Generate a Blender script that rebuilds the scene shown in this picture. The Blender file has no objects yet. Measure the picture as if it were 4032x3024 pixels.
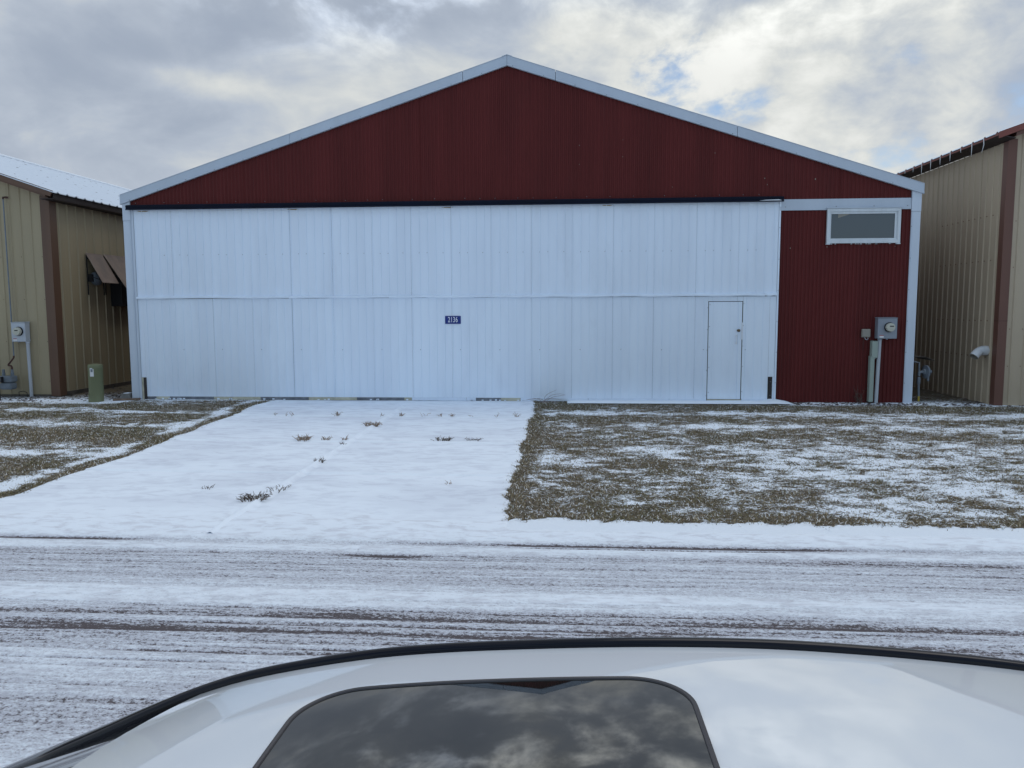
import bpy, math, random
import numpy as np
from mathutils import Vector, Matrix

random.seed(7)
RNG = np.random.default_rng(11)
S = bpy.context.scene
COL = S.collection
R = math.radians

# ------------------------------------------------------------------ camera
cam = bpy.data.cameras.new('camera')
cam_o = bpy.data.objects.new('camera', cam)
COL.objects.link(cam_o)
yaw, pitch, roll = .0694, .0973, .0037
f = Vector((-math.sin(yaw) * math.cos(pitch), math.cos(yaw) * math.cos(pitch), -math.sin(pitch)))
r = Vector((math.cos(yaw), math.sin(yaw), 0))
u = r.cross(f)
r, u = math.cos(roll) * r - math.sin(roll) * u, math.sin(roll) * r + math.cos(roll) * u
m = Matrix.Identity(4)
for i in range(3):
    m[i][0], m[i][1], m[i][2] = r[i], u[i], -f[i]
m[0][3], m[1][3], m[2][3] = 1.14, -15.4, 1.861
cam_o.matrix_world = m
cam.sensor_width = 36
cam.lens = 36 * 3028 / 4032
cam.clip_start = .02
cam.clip_end = 3000
S.camera = cam_o

# ------------------------------------------------------------------ node helpers
class NT:
    def __init__(self, tree):
        self.t = tree
    def n(self, typ, **kw):
        nd = self.t.nodes.new(typ)
        ins = kw.pop('ins', None)
        for k, v in kw.items():
            setattr(nd, k, v)
        if ins:
            for k, v in ins.items():
                self.put(nd, k, v)
        return nd
    def put(self, nd, k, v):
        s = nd.inputs[k]
        if isinstance(v, bpy.types.NodeSocket):
            self.t.links.new(v, s)
        elif isinstance(v, bpy.types.Node):
            self.t.links.new(v.outputs[0], s)
        else:
            if isinstance(v, (tuple, list)) and len(v) == 3 and s.type == 'RGBA':
                v = (*v, 1)
            s.default_value = v
    def math(self, op, a, b=0., c=0., clamp=False):
        nd = self.n('ShaderNodeMath', operation=op, use_clamp=clamp)
        self.put(nd, 0, a); self.put(nd, 1, b); self.put(nd, 2, c)
        return nd.outputs[0]
    def mix(self, fac, a, b):
        nd = self.n('ShaderNodeMix', data_type='RGBA')
        self.put(nd, 0, fac); self.put(nd, 6, a); self.put(nd, 7, b)
        return nd.outputs[2]
    def noise(self, vec, scale, detail=4., rough=.55, dist=0.):
        nd = self.n('ShaderNodeTexNoise')
        if vec is not None:
            self.put(nd, 'Vector', vec)
        self.put(nd, 'Scale', scale); self.put(nd, 'Detail', detail); self.put(nd, 'Roughness', rough); self.put(nd, 'Distortion', dist)
        return nd.outputs[0]
    def smooth(self, x, lo, hi, a=0., b=1.):
        nd = self.n('ShaderNodeMapRange', interpolation_type='SMOOTHSTEP')
        self.put(nd, 0, x); self.put(nd, 1, lo); self.put(nd, 2, hi); self.put(nd, 3, a); self.put(nd, 4, b)
        return nd.outputs[0]
    def mapping(self, vec, scale=(1, 1, 1), loc=(0, 0, 0), rot=(0, 0, 0)):
        nd = self.n('ShaderNodeMapping')
        self.put(nd, 'Vector', vec); nd.inputs['Scale'].default_value = scale
        nd.inputs['Location'].default_value = loc; nd.inputs['Rotation'].default_value = rot
        return nd.outputs[0]

# ------------------------------------------------------------------ world
SUN_EL, SUN_AZ = R(66), R(55)        # azimuth measured from +Y towards +X: behind the hangar, to the right
W = bpy.data.worlds.new('World')
S.world = W
W.use_nodes = True
W.node_tree.nodes.clear()
g = NT(W.node_tree)
sky = g.n('ShaderNodeTexSky')
sky.sky_type = 'NISHITA'
sky.sun_disc = False
sky.sun_elevation = SUN_EL
sky.sun_rotation = SUN_AZ
sky.air_density = 1.0
sky.dust_density = .6
tc = g.n('ShaderNodeTexCoord')
D = tc.outputs['Generated']
def dirv(px, py):
    d = f + r * ((px - 2016) / 3028) - u * ((py - 1512) / 3028)
    return d.normalized()
def bump(px, py, sx, rot=0., zs=1.8):
    """soft spot of the cloud deck round a sky direction"""
    d = dirv(px, py)
    sub = g.n('ShaderNodeVectorMath', operation='SUBTRACT', ins={0: D, 1: tuple(d)})
    mp = g.n('ShaderNodeMapping', vector_type='POINT')
    g.put(mp, 'Vector', sub.outputs[0])
    mp.inputs['Rotation'].default_value = (0, rot, 0)
    mp.inputs['Scale'].default_value = (1, .35, zs)
    ln = g.n('ShaderNodeVectorMath', operation='LENGTH', ins={0: mp.outputs[0]})
    return g.smooth(ln.outputs['Value'], 0., sx, 1., 0.)
stretch = g.mapping(D, (1, 1, 2.3))
big = g.noise(stretch, 2.3, 5, .5, .5)
med = g.noise(g.mapping(D, (1, 1, 1.9), (3.1, .7, 1.3)), 7.0, 9, .56, .35)
puff = g.noise(g.mapping(D, (1, 1, 1.5), (.4, 5.2, 2.2)), 13.0, 10, .58, .25)
# brightness of the deck
lit = g.math('ADD', g.math('MULTIPLY', big, .75), g.math('MULTIPLY', med, .55))
right = bump(3050, 330, .55, 0, 1.3)
glow = g.math('MULTIPLY', right, .17)
lit = g.math('ADD', lit, glow)
pf = g.math('MULTIPLY', g.math('SUBTRACT', puff, .5), g.math('ADD', g.math('MULTIPLY', right, .55), .12))
lit = g.math('ADD', lit, pf)
for (px, py, sx, rot, zs, amp) in ((840, 335, .12, .36, 5.0, .16), (560, 260, .08, .3, 5., .10), (1750, 480, .20, 0, 1.4, .10), (2330, 250, .14, 0, 1.3, .16),
                                   (2900, 260, .13, -.5, 2.0, .14), (2050, 40, .35, 0, 3., -.10), (3000, 30, .4, 0, 3.5, -.12), (550, 230, .22, .1, 3.0, -.11), (150, 60, .25, 0, 2., .08), (1600, 130, .30, .2, 3., -.09), (700, 560, .28, .1, 4., -.07)):
    lit = g.math('ADD', lit, g.math('MULTIPLY', bump(px, py, sx, rot, zs), amp))
sep = g.n('ShaderNodeSeparateXYZ', ins={0: D})
back = g.smooth(sep.outputs[1], .25, -.4)              # unseen sky behind the camera, brightened and blued to light the facade
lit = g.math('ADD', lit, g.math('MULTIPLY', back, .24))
high = g.smooth(sep.outputs[2], .38, .62)
lit = g.math('ADD', lit, g.math('MULTIPLY', high, g.math('MULTIPLY', g.math('SUBTRACT', med, .5), .9)))
fac = g.smooth(lit, .42, 1.02)
cr = g.n('ShaderNodeValToRGB')
g.put(cr, 0, fac)
e = cr.color_ramp.elements
e[0].position = 0; e[0].color = (.36, .42, .52, 1)
e[1].position = 1; e[1].color = (.88, .89, .86, 1)
for p, c in ((.30, (.47, .53, .62)), (.55, (.60, .64, .67)), (.78, (.74, .76, .74))):
    k = e.new(p); k.color = (*c, 1)
# openings to the blue
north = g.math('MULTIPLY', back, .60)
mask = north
for (px, py, sx, rot, zs, amp) in ((2690, 300, .13, -.45, 1.5, .66), (2960, 430, .12, -.35, 2.8, .34), (4000, 520, .17, 0, 1.1, .30), (3560, 205, .10, 0, 2.6, .26), (3300, 650, .18, -.25, 3.2, .34)):
    mask = g.math('ADD', mask, g.math('MULTIPLY', bump(px, py, sx, rot, zs), amp))
mask = g.math('MINIMUM', mask, 1.0)
nz = g.math('ADD', g.math('MULTIPLY', g.math('SUBTRACT', .5, puff), 2.4), g.math('MULTIPLY', g.math('SUBTRACT', .5, med), 2.0))
hole = g.math('ADD', mask, g.math('MULTIPLY', nz, g.math('MINIMUM', g.math('MULTIPLY', mask, 2.2), 1.0)))
open_ = g.smooth(hole, .28, .85)
# thin, glowing gaps in the deck above the frame, where the sun stands behind the cloud
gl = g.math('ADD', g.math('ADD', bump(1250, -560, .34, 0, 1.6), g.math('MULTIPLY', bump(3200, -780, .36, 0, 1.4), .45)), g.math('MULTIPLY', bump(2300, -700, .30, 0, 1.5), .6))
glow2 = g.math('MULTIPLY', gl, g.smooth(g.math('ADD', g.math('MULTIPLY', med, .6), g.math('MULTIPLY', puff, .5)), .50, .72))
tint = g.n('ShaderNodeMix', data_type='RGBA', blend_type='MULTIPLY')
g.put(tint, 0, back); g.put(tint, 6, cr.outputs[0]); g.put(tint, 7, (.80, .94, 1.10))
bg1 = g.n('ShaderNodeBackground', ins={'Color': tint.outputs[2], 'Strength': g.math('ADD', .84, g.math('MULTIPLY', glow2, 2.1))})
bg2 = g.n('ShaderNodeBackground', ins={'Color': sky.outputs[0], 'Strength': .105})
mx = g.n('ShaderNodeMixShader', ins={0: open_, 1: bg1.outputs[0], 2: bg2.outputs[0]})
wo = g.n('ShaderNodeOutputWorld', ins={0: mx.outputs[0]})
W.cycles.sampling_method = 'MANUAL'
W.cycles.sample_map_resolution = 1024

sun = bpy.data.lights.new('sun', 'SUN')
sun.energy = .75
sun.angle = R(40)
sun.color = (1, .96, .9)
sun_o = bpy.data.objects.new('sun', sun)
COL.objects.link(sun_o)
sd = Vector((math.sin(SUN_AZ) * math.cos(SUN_EL), math.cos(SUN_AZ) * math.cos(SUN_EL), math.sin(SUN_EL)))
sun_o.rotation_euler = sd.to_track_quat('Z', 'Y').to_euler()

S.render.engine = 'CYCLES'
S.view_settings.view_transform = 'Standard'
S.view_settings.look = 'None'
S.view_settings.exposure = .22
S.view_settings.gamma = 1
S.view_settings.use_curve_mapping = False

# ------------------------------------------------------------------ materials
def newmat(name):
    mt = bpy.data.materials.new(name)
    mt.use_nodes = True
    mt.node_tree.nodes.clear()
    gg = NT(mt.node_tree)
    p = gg.n('ShaderNodeBsdfPrincipled')
    o = gg.n('ShaderNodeOutputMaterial', ins={0: p.outputs[0]})
    return mt, gg, p
def setbump(gg, p, h, strength=.3, dist=.01):
    b = gg.n('ShaderNodeBump', ins={'Height': h, 'Strength': strength, 'Distance': dist})
    gg.put(p, 'Normal', b.outputs[0])
def painted(name, c, rough=.5, var=.12, dirt=.0, dirtc=(.2, .19, .17), scale=3., vert=True, metal=0., spec=.4, seed=0.):
    mt, gg, p = newmat(name)
    co = gg.n('ShaderNodeTexCoord').outputs['Object']
    v = gg.mapping(co, (1, 1, .12 if vert else 1), (seed, seed * .7, seed * 1.3))
    n = gg.noise(v, scale, 6, .6)
    dk = tuple(x * (1 - var) for x in c)
    lt = tuple(min(1, x * (1 + var)) for x in c)
    colr = gg.mix(gg.smooth(n, .3, .7), dk, lt)
    if dirt:
        n2 = gg.noise(gg.mapping(co, (1, 1, .3 if vert else 1), (4 + seed, 2, 9)), 1.6, 8, .65, .4)
        colr = gg.mix(gg.math('MULTIPLY', gg.smooth(n2, .5, .78), dirt), colr, dirtc)
    gg.put(p, 'Base Color', colr)
    gg.put(p, 'Roughness', gg.smooth(n, .2, .8, rough - .08, rough + .1))
    p.inputs['Metallic'].default_value = metal
    p.inputs['Specular IOR Level'].default_value = spec
    if vert:      # sheet metal is never quite flat
        wv = gg.noise(gg.mapping(co, (1, 1, .35), (seed, 3, 1)), 1.7, 2, .5)
        setbump(gg, p, gg.math('ADD', wv, gg.math('MULTIPLY', gg.noise(co, 35, 3), .06)), .35, .035)
    else:
        setbump(gg, p, gg.noise(co, 35, 3), .06, .004)
    return mt
M = {}
M['door_white'] = painted('door_white', (.76, .85, .97), .5, .035, .30, (.56, .62, .71), 2.2)
M['door_white_low'] = painted('door_white_low', (.77, .86, .98), .5, .035, .28, (.58, .64, .73), 2.2, seed=3)
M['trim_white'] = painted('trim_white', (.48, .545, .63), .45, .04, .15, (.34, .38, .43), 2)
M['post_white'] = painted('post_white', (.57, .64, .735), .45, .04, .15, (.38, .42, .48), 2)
M['red'] = painted('red', (.108, .0215, .0205), .5, .12, .30, (.085, .024, .024), 2., spec=.12)
M['navy'] = painted('navy', (.005, .008, .020), .55, .2, 0, spec=.12)
M['black'] = painted('black', (.010, .010, .012), .6, .2, 0)
M['dark_wood'] = painted('dark_wood', (.035, .030, .030), .8, .3, .3)
M['rubber_grey'] = painted('rubber_grey', (.16, .175, .20), .8, .3, .4, (.3, .3, .3), 8, False)
M['cream'] = painted('cream', (.50, .48, .38), .7, .2, .4, (.3, .28, .22), 8, False)
M['tan_l'] = painted('tan_l', (.345, .288, .187), .55, .07, .25, (.25, .21, .13), 2)
M['tan_r'] = painted('tan_r', (.45, .37, .27), .55, .06, .25, (.25, .21, .15), 2)
M['brown'] = painted('brown', (.120, .066, .042), .5, .12, .2, (.08, .05, .035), 3)
M['brown_r'] = painted('brown_r', (.135, .062, .045), .5, .10, .15, (.1, .05, .04), 3)
M['redbrown'] = painted('redbrown', (.19, .055, .042), .5, .1, .15, (.1, .04, .035), 3, False)
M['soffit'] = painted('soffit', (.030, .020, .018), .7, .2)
M['roof_metal'] = painted('roof_metal', (.55, .58, .62), .4, .05, .1)
M['foundation'] = painted('foundation', (.09, .08, .07), .9, .35, .5, (.03, .03, .028), 9, False)
M['hood_brown'] = painted('hood_brown', (.165, .125, .105), .6, .2, .5, (.30, .26, .23), 4, False)
M['grey_steel'] = painted('grey_steel', (.25, .28, .33), .45, .06, .1, metal=.2)
M['grey_light'] = painted('grey_light', (.46, .50, .56), .45, .06, .1)
M['pvc_grey'] = painted('pvc_grey', (.42, .45, .49), .45, .08, .1)
M['pvc_white'] = painted('pvc_white', (.62, .65, .68), .35, .05, .1, vert=False)
M['beige'] = painted('beige', (.27, .255, .22), .5, .06, .1)
M['pale_green'] = painted('pale_green', (.30, .36, .32), .5, .06, .12)
M['olive'] = painted('olive', (.165, .18, .10), .5, .07, .2, (.13, .14, .09))
M['gas_grey'] = painted('gas_grey', (.17, .20, .235), .5, .1, .3, (.1, .11, .12), 6, False)
M['rust'] = painted('rust', (.075, .035, .03), .8, .3, .3, (.12, .06, .03), 9, False)
M['yellow'] = painted('yellow', (.55, .42, .06), .6, .12, .2)
M['sign_blue'] = painted('sign_blue', (.006, .028, .20), .35, .05)
M['sign_white'] = painted('sign_white', (.72, .76, .82), .4, .03)
M['label_white'] = painted('label_white', (.7, .7, .72), .5, .03)
M['label_red'] = painted('label_red', (.35, .02, .03), .5, .05)
M['meter_face'] = painted('meter_face', (.50, .50, .43), .25, .05, .0)
M['window_white'] = painted('window_white', (.62, .67, .71), .55, .07, .35, (.42, .43, .42), 8)
M['screw'] = painted('screw', (.20, .21, .22), .4, .1, metal=.6)
M['brass'] = painted('brass', (.14, .10, .06), .35, .2, metal=.7)
M['concrete'] = painted('concrete', (.22, .205, .19), .9, .15, .3, (.14, .13, .12), 6, False)
M['gap_black'] = painted('gap_black', (.006, .006, .007), .9, .1)
M['block_grey'] = painted('block_grey', (.20, .20, .19), .9, .2, .3, (.1, .1, .1), 8, False)
M['plank'] = painted('plank', (.17, .12, .09), .85, .25, .3, (.09, .07, .05), 8, False)
M['stone'] = painted('stone', (.10, .085, .085), .85, .5, .3, (.22, .2, .2), 9, False)
M['weed_tan'] = painted('weed_tan', (.27, .20, .145), .8, .35, 0, scale=30, vert=False)
M['weed_dark'] = painted('weed_dark', (.10, .075, .06), .8, .4, 0, scale=30, vert=False)
M['twig'] = painted('twig', (.27, .22, .23), .8, .3, 0, scale=20, vert=False)

def glassmat(name, c, rough=.03, ior=1.5, spec=.5):
    mt, gg, p = newmat(name)
    p.inputs['Base Color'].default_value = (*c, 1)
    p.inputs['Roughness'].default_value = rough
    p.inputs['IOR'].default_value = ior
    p.inputs['Specular IOR Level'].default_value = spec
    return mt
M['pane'] = glassmat('pane', (.095, .112, .126), .05, 1.5)
M['car_glass'] = glassmat('car_glass', (.010, .011, .012), .01, 1.7)
M['sunroof'] = glassmat('sunroof', (.010, .011, .011), .012, 1.75)
M['gloss_black'] = glassmat('gloss_black', (.004, .005, .011), .09, 1.4, .35)
M['seal_grey'] = glassmat('seal_grey', (.05, .048, .055), .5)
M['chrome'] = glassmat('chrome', (.6, .6, .62), .15); M['chrome'].node_tree.nodes['Principled BSDF'].inputs['Metallic'].default_value = 1
M['tyre'] = glassmat('tyre', (.02, .02, .02), .8)
M['lamp_glass'] = glassmat('lamp_glass', (.5, .52, .55), .08)
M['meter_glass'] = glassmat('meter_glass', (.02, .025, .03), .08)
def carpaint():
    mt, gg, p = newmat('car_white')
    p.inputs['Base Color'].default_value = (.66, .71, .77, 1)
    p.inputs['Roughness'].default_value = .28
    p.inputs['Coat Weight'].default_value = 1.
    p.inputs['Coat Roughness'].default_value = .012
    p.inputs['Coat IOR'].default_value = 1.62
    return mt
M['car_white'] = carpaint()

SNOW = (.82, .895, .99)
def snowmat(name, blotch=0., c=SNOW, fine=1.):
    mt, gg, p = newmat(name)
    co = gg.n('ShaderNodeTexCoord').outputs['Object']
    n1 = gg.noise(gg.mapping(co, (1, 1.6, 1)), 5., 6, .6)
    n2 = gg.noise(co, 60., 4, .6)
    colr = gg.mix(gg.smooth(n1, .35, .65), tuple(x * (.975 - blotch) for x in c), c)
    gg.put(p, 'Base Color', colr)
    p.inputs['Roughness'].default_value = .75
    p.inputs['Specular IOR Level'].default_value = .25
    h = gg.math('ADD', gg.math('MULTIPLY', n1, .6), gg.math('MULTIPLY', n2, .25 * fine))
    setbump(gg, p, h, .35, .03)
    return mt
M['snow'] = snowmat('snow')
def snow_drive():
    mt, gg, p = newmat('snow_drive')
    co = gg.n('ShaderNodeTexCoord').outputs['Object']
    n1 = gg.noise(gg.mapping(co, (1, 2.2, 1), (1, 2, 0)), 3.4, 7, .62, .4)
    n3 = gg.noise(gg.mapping(co, (.5, 1.2, 1), (7, 2, 0)), 1.1, 4, .5, .3)
    n2 = gg.noise(co, 70., 4, .6)
    thin = gg.math('ADD', gg.math('MULTIPLY', gg.smooth(n1, .44, .66), .7), gg.math('MULTIPLY', gg.smooth(n3, .45, .65), .5), 0, True)
    thin = gg.math('MULTIPLY', thin, gg.math('SUBTRACT', 1, gg.n('ShaderNodeAttribute', attribute_name='cover').outputs['Fac']))
    colr = gg.mix(thin, SNOW, (.66, .715, .815))
    gg.put(p, 'Base Color', colr)
    p.inputs['Roughness'].default_value = .75
    p.inputs['Specular IOR Level'].default_value = .25
    h = gg.math('ADD', gg.math('MULTIPLY', n1, -.5), gg.math('MULTIPLY', n2, .22))
    setbump(gg, p, h, .28, .03)
    return mt
M['snow_drive'] = snow_drive()
def roof_snow():
    mt, gg, p = newmat('roof_snow')
    co = gg.n('ShaderNodeTexCoord').outputs['Object']
    n1 = gg.noise(co, 6., 5, .6)
    n2 = gg.noise(gg.mapping(co, (2.2, 3.3, 2.2)), 3.0, 2, .5)
    colr = gg.mix(gg.smooth(n2, .66, .72), gg.mix(n1, (.62, .69, .78), (.72, .78, .86)), (.30, .32, .36))  # grey specks painted in for the small shadows of ribs and screws
    gg.put(p, 'Base Color', colr)
    p.inputs['Roughness'].default_value = .8
    setbump(gg, p, n1, .3, .02)
    return mt
M['roof_snow'] = roof_snow()
def lawnmat():
    mt, gg, p = newmat('lawn_ground')
    co = gg.n('ShaderNodeTexCoord').outputs['Object']
    at = gg.n('ShaderNodeAttribute', attribute_name='cover').outputs['Fac']
    nf = gg.noise(gg.mapping(co, (.8, 1.2, 1)), 34., 6, .72)
    nm = gg.noise(gg.mapping(co, (.7, 1.3, 1), (3, 1, 2)), 8., 4, .6)
    v = gg.math('ADD', at, gg.math('ADD', gg.math('MULTIPLY', gg.math('SUBTRACT', nf, .5), 2.9), gg.math('MULTIPLY', gg.math('SUBTRACT', nm, .5), .9)))
    sn = gg.smooth(v, .42, .58)
    soil = gg.mix(gg.noise(co, 30, 5, .7), (.060, .050, .034), (.165, .138, .095))
    gg.put(p, 'Base Color', gg.mix(sn, soil, SNOW))
    p.inputs['Roughness'].default_value = .85
    p.inputs['Specular IOR Level'].default_value = .2
    setbump(gg, p, gg.math('ADD', gg.math('MULTIPLY', sn, .6), gg.math('MULTIPLY', nf, .8)), .6, .03)
    return mt
M['lawn'] = lawnmat()
def roadmat():
    mt, gg, p = newmat('snowy_asphalt')
    co = gg.n('ShaderNodeTexCoord').outputs['Object']
    at = gg.n('ShaderNodeAttribute', attribute_name='cover').outputs['Fac']
    rot = (0, 0, R(-.6))
    n1 = gg.noise(gg.mapping(co, (4, 30, 1), (0, 0, 0), rot), 1., 4, .62, .3)
    n2 = gg.noise(gg.mapping(co, (26, 44, 1), (2, 1, 0), (0, 0, R(14))), 1., 5, .72, .25)
    n3 = gg.noise(gg.mapping(co, (85, 120, 1)), 1., 3, .7)
    v = gg.math('ADD', at, gg.math('MULTIPLY', gg.math('SUBTRACT', n1, .5), .60))
    v = gg.math('ADD', v, gg.math('MULTIPLY', gg.math('SUBTRACT', n2, .5), 1.35))
    v = gg.math('ADD', v, gg.math('MULTIPLY', gg.math('SUBTRACT', n3, .5), .85))
    n4 = gg.noise(gg.mapping(co, (48, 62, 1), (9, 4, 0), (0, 0, R(35))), 1., 3, .6, .6)
    v = gg.math('ADD', v, gg.math('MULTIPLY', gg.math('SUBTRACT', n4, .5), .8))
    sn = gg.smooth(v, .26, .54)
    asp = gg.mix(gg.noise(co, 160, 3, .7), (.050, .042, .048), (.125, .110, .118))
    nv = gg.noise(gg.mapping(co, (1, 2.4, 1), (5, 5, 0)), 4.5, 6, .62, .4)
    thin = gg.mix(gg.smooth(v, .45, 1.0), (.52, .545, .625), gg.mix(gg.smooth(nv, .45, .66), SNOW, (.67, .715, .80)))
    gg.put(p, 'Base Color', gg.mix(sn, asp, thin))
    p.inputs['Roughness'].default_value = .8
    p.inputs['Specular IOR Level'].default_value = .25
    setbump(gg, p, gg.math('ADD', gg.smooth(v, .3, 1.1), gg.math('MULTIPLY', n3, .15)), .45, .035)
    return mt
M['road'] = roadmat()
def blademat():
    mt, gg, p = newmat('grass_blades')
    at = gg.n('ShaderNodeAttribute', attribute_name='tint').outputs['Color']
    gg.put(p, 'Base Color', at)
    p.inputs['Roughness'].default_value = .8
    p.inputs['Specular IOR Level'].default_value = .2
    return mt
M['blades'] = blademat()
def icemat():
    mt, gg, p = newmat('ice')
    p.inputs['Base Color'].default_value = (.75, .78, .8, 1)
    p.inputs['Roughness'].default_value = .2
    return mt
M['ice'] = icemat()

# ------------------------------------------------------------------ mesh helpers
class MB:
    def __init__(self):
        self.v, self.f = [], []
    def add(self, vs, fs):
        b = len(self.v)
        self.v += [tuple(x) for x in vs]
        self.f += [tuple(i + b for i in q) for q in fs]
        return self
    def box(self, x0, x1, y0, y1, z0, z1):
        vs = [(x, y, z) for z in (z0, z1) for y in (y0, y1) for x in (x0, x1)]
        return self.add(vs, [(0, 2, 3, 1), (4, 5, 7, 6), (0, 1, 5, 4), (2, 6, 7, 3), (0, 4, 6, 2), (1, 3, 7, 5)])
    def prism(self, poly, axis, a0, a1):
        """extrude a 2D polygon along an axis; poly in the remaining two axes (order x,y,z)"""
        n = len(poly)
        def p(q, a):
            if axis == 'x': return (a, q[0], q[1])
            if axis == 'y': return (q[0], a, q[1])
            return (q[0], q[1], a)
        vs = [p(q, a0) for q in poly] + [p(q, a1) for q in poly]
        fs = [tuple(range(n))[::-1], tuple(range(n, 2 * n))] + [(i, (i + 1) % n, n + (i + 1) % n, n + i) for i in range(n)]
        return self.add(vs, fs)
    def tube(self, pts, rad, n=8, caps=True, flat=1.):
        pts = [Vector(p) for p in pts]
        rads = rad if isinstance(rad, (list, tuple)) else [rad] * len(pts)
        vs, fs = [], []
        prev = None
        for i, p in enumerate(pts):
            t = (pts[min(i + 1, len(pts) - 1)] - pts[max(i - 1, 0)]).normalized()
            ref = Vector((0, 0, 1)) if abs(t.z) < .9 else Vector((0, 1, 0))
            a = t.cross(ref).normalized() if prev is None else (prev - t * prev.dot(t)).normalized()
            prev = a
            b = t.cross(a)
            for k in range(n):
                q = 2 * math.pi * k / n
                vs.append(p + (a * math.cos(q) + b * math.sin(q) * flat) * rads[i])
        for i in range(len(pts) - 1):
            for k in range(n):
                fs.append((i * n + k, i * n + (k + 1) % n, (i + 1) * n + (k + 1) % n, (i + 1) * n + k))
        if caps:
            fs.append(tuple(range(n))[::-1]); fs.append(tuple(range((len(pts) - 1) * n, len(pts) * n)))
        return self.add(vs, fs)
    def lathe(self, prof, origin, axis, n=20):
        """prof: (radius, along) pairs revolved about axis through origin"""
        ax = Vector(axis).normalized()
        ref = Vector((0, 0, 1)) if abs(ax.z) < .9 else Vector((1, 0, 0))
        a = ax.cross(ref).normalized(); b = ax.cross(a)
        o = Vector(origin)
        vs, fs = [], []
        for (rr, h) in prof:
            for k in range(n):
                q = 2 * math.pi * k / n
                vs.append(o + ax * h + (a * math.cos(q) + b * math.sin(q)) * rr)
        for i in range(len(prof) - 1):
            for k in range(n):
                fs.append((i * n + k, i * n + (k + 1) % n, (i + 1) * n + (k + 1) % n, (i + 1) * n + k))
        fs.append(tuple(range(n))[::-1]); fs.append(tuple(range((len(prof) - 1) * n, len(prof) * n)))
        return self.add(vs, fs)
    def grid(self, P):
        """P: 2D list of points"""
        h, w = len(P), len(P[0])
        vs = [p for row in P for p in row]
        fs = [(i * w + j, i * w + j + 1, (i + 1) * w + j + 1, (i + 1) * w + j) for i in range(h - 1) for j in range(w - 1)]
        return self.add(vs, fs)
    def build(self, name, mat, parent=None, smooth=False, bevel=0., angle=35, fix=True):
        me = bpy.data.meshes.new(name)
        me.from_pydata(self.v, [], self.f)
        if fix:
            import bmesh
            bm = bmesh.new(); bm.from_mesh(me)
            bmesh.ops.recalc_face_normals(bm, faces=bm.faces)
            bm.to_mesh(me); bm.free()
        me.materials.append(mat)
        o = bpy.data.objects.new(name, me)
        COL.objects.link(o)
        if parent is not None:
            o.parent = parent
            o.matrix_parent_inverse = Matrix.Translation(-parent.location) if parent.type == 'EMPTY' else Matrix.Identity(4)
        if bevel:
            md = o.modifiers.new('bevel', 'BEVEL'); md.width = bevel; md.segments = 2; md.limit_method = 'ANGLE'; md.angle_limit = R(40)
        if smooth:
            me.shade_smooth()
            try:
                me.set_sharp_from_angle(angle=R(angle))
            except Exception:
                pass
        return o
def tag(o, label=None, cat=None, group=None, kind=None):
    if label: o['label'] = label
    if cat: o['category'] = cat
    if group: o['group'] = group
    if kind: o['kind'] = kind
    return o
def thing(name, label, cat, loc=(0, 0, 0), group=None):
    o = bpy.data.objects.new(name, None)
    o.empty_display_size = .2
    COL.objects.link(o)
    o.location = loc
    return tag(o, label, cat, group)

# numpy value noise
def vnoise(x, y, seed=0):
    xi = np.floor(x).astype(np.int64); yi = np.floor(y).astype(np.int64)
    fx = x - xi; fy = y - yi
    fx = fx * fx * (3 - 2 * fx); fy = fy * fy * (3 - 2 * fy)
    def h(a, b):
        n = (a * 374761393 + b * 668265263 + seed * 974711) & 0x7fffffff
        n = ((n ^ (n >> 13)) * 1274126177) & 0x7fffffff
        n = n ^ (n >> 16)
        return (n & 0xffff) / 65535.
    return (h(xi, yi) * (1 - fx) + h(xi + 1, yi) * fx) * (1 - fy) + (h(xi, yi + 1) * (1 - fx) + h(xi + 1, yi + 1) * fx) * fy
def fbm(x, y, seed=0, octv=4, gain=.5):
    s = 0; a = 1; t = 0
    for i in range(octv):
        s = s + a * vnoise(x * 2 ** i + 13.7 * i, y * 2 ** i + 7.1 * i, seed + i); t += a; a *= gain
    return s / t
def gz(x, y):
    """ground height: falls gently from the hangar to the road"""
    y = np.asarray(y, float)
    return np.where(y >= 0, 0., np.where(y > -8.2, -.2 * (-y / 7.8), -.2103 - .04 * np.clip((-8.2 - y) / .6, 0, 1)))
def npmesh(name, co, quads, mat, attrs=None, smooth=True, tris=None):
    me = bpy.data.meshes.new(name)
    me.vertices.add(len(co)); me.vertices.foreach_set('co', co.astype(np.float32).ravel())
    fc = quads if quads is not None else tris
    k = fc.shape[1]
    me.loops.add(fc.size); me.loops.foreach_set('vertex_index', fc.astype(np.int32).ravel())
    me.polygons.add(len(fc)); me.polygons.foreach_set('loop_start', np.arange(0, fc.size, k, dtype=np.int32))
    me.update(calc_edges=True)
    for nm, (typ, arr) in (attrs or {}).items():
        at = me.attributes.new(nm, typ, 'POINT')
        at.data.foreach_set('value' if typ == 'FLOAT' else 'color', arr.astype(np.float32).ravel())
    if smooth:
        me.shade_smooth()
    me.materials.append(mat)
    o = bpy.data.objects.new(name, me)
    COL.objects.link(o)
    return o
def gridmesh(name, xs, ys, zf, mat, cover=None):
    X, Y = np.meshgrid(xs, ys)
    Z = zf(X, Y)
    co = np.stack([X, Y, Z], -1).reshape(-1, 3)
    w = len(xs); h = len(ys)
    i, j = np.meshgrid(np.arange(w - 1), np.arange(h - 1))
    a = (j * w + i).ravel()
    q = np.stack([a, a + 1, a + w + 1, a + w], 1)
    return npmesh(name, co, q, mat, {'cover': ('FLOAT', cover(X, Y).ravel())} if cover else None)

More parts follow.
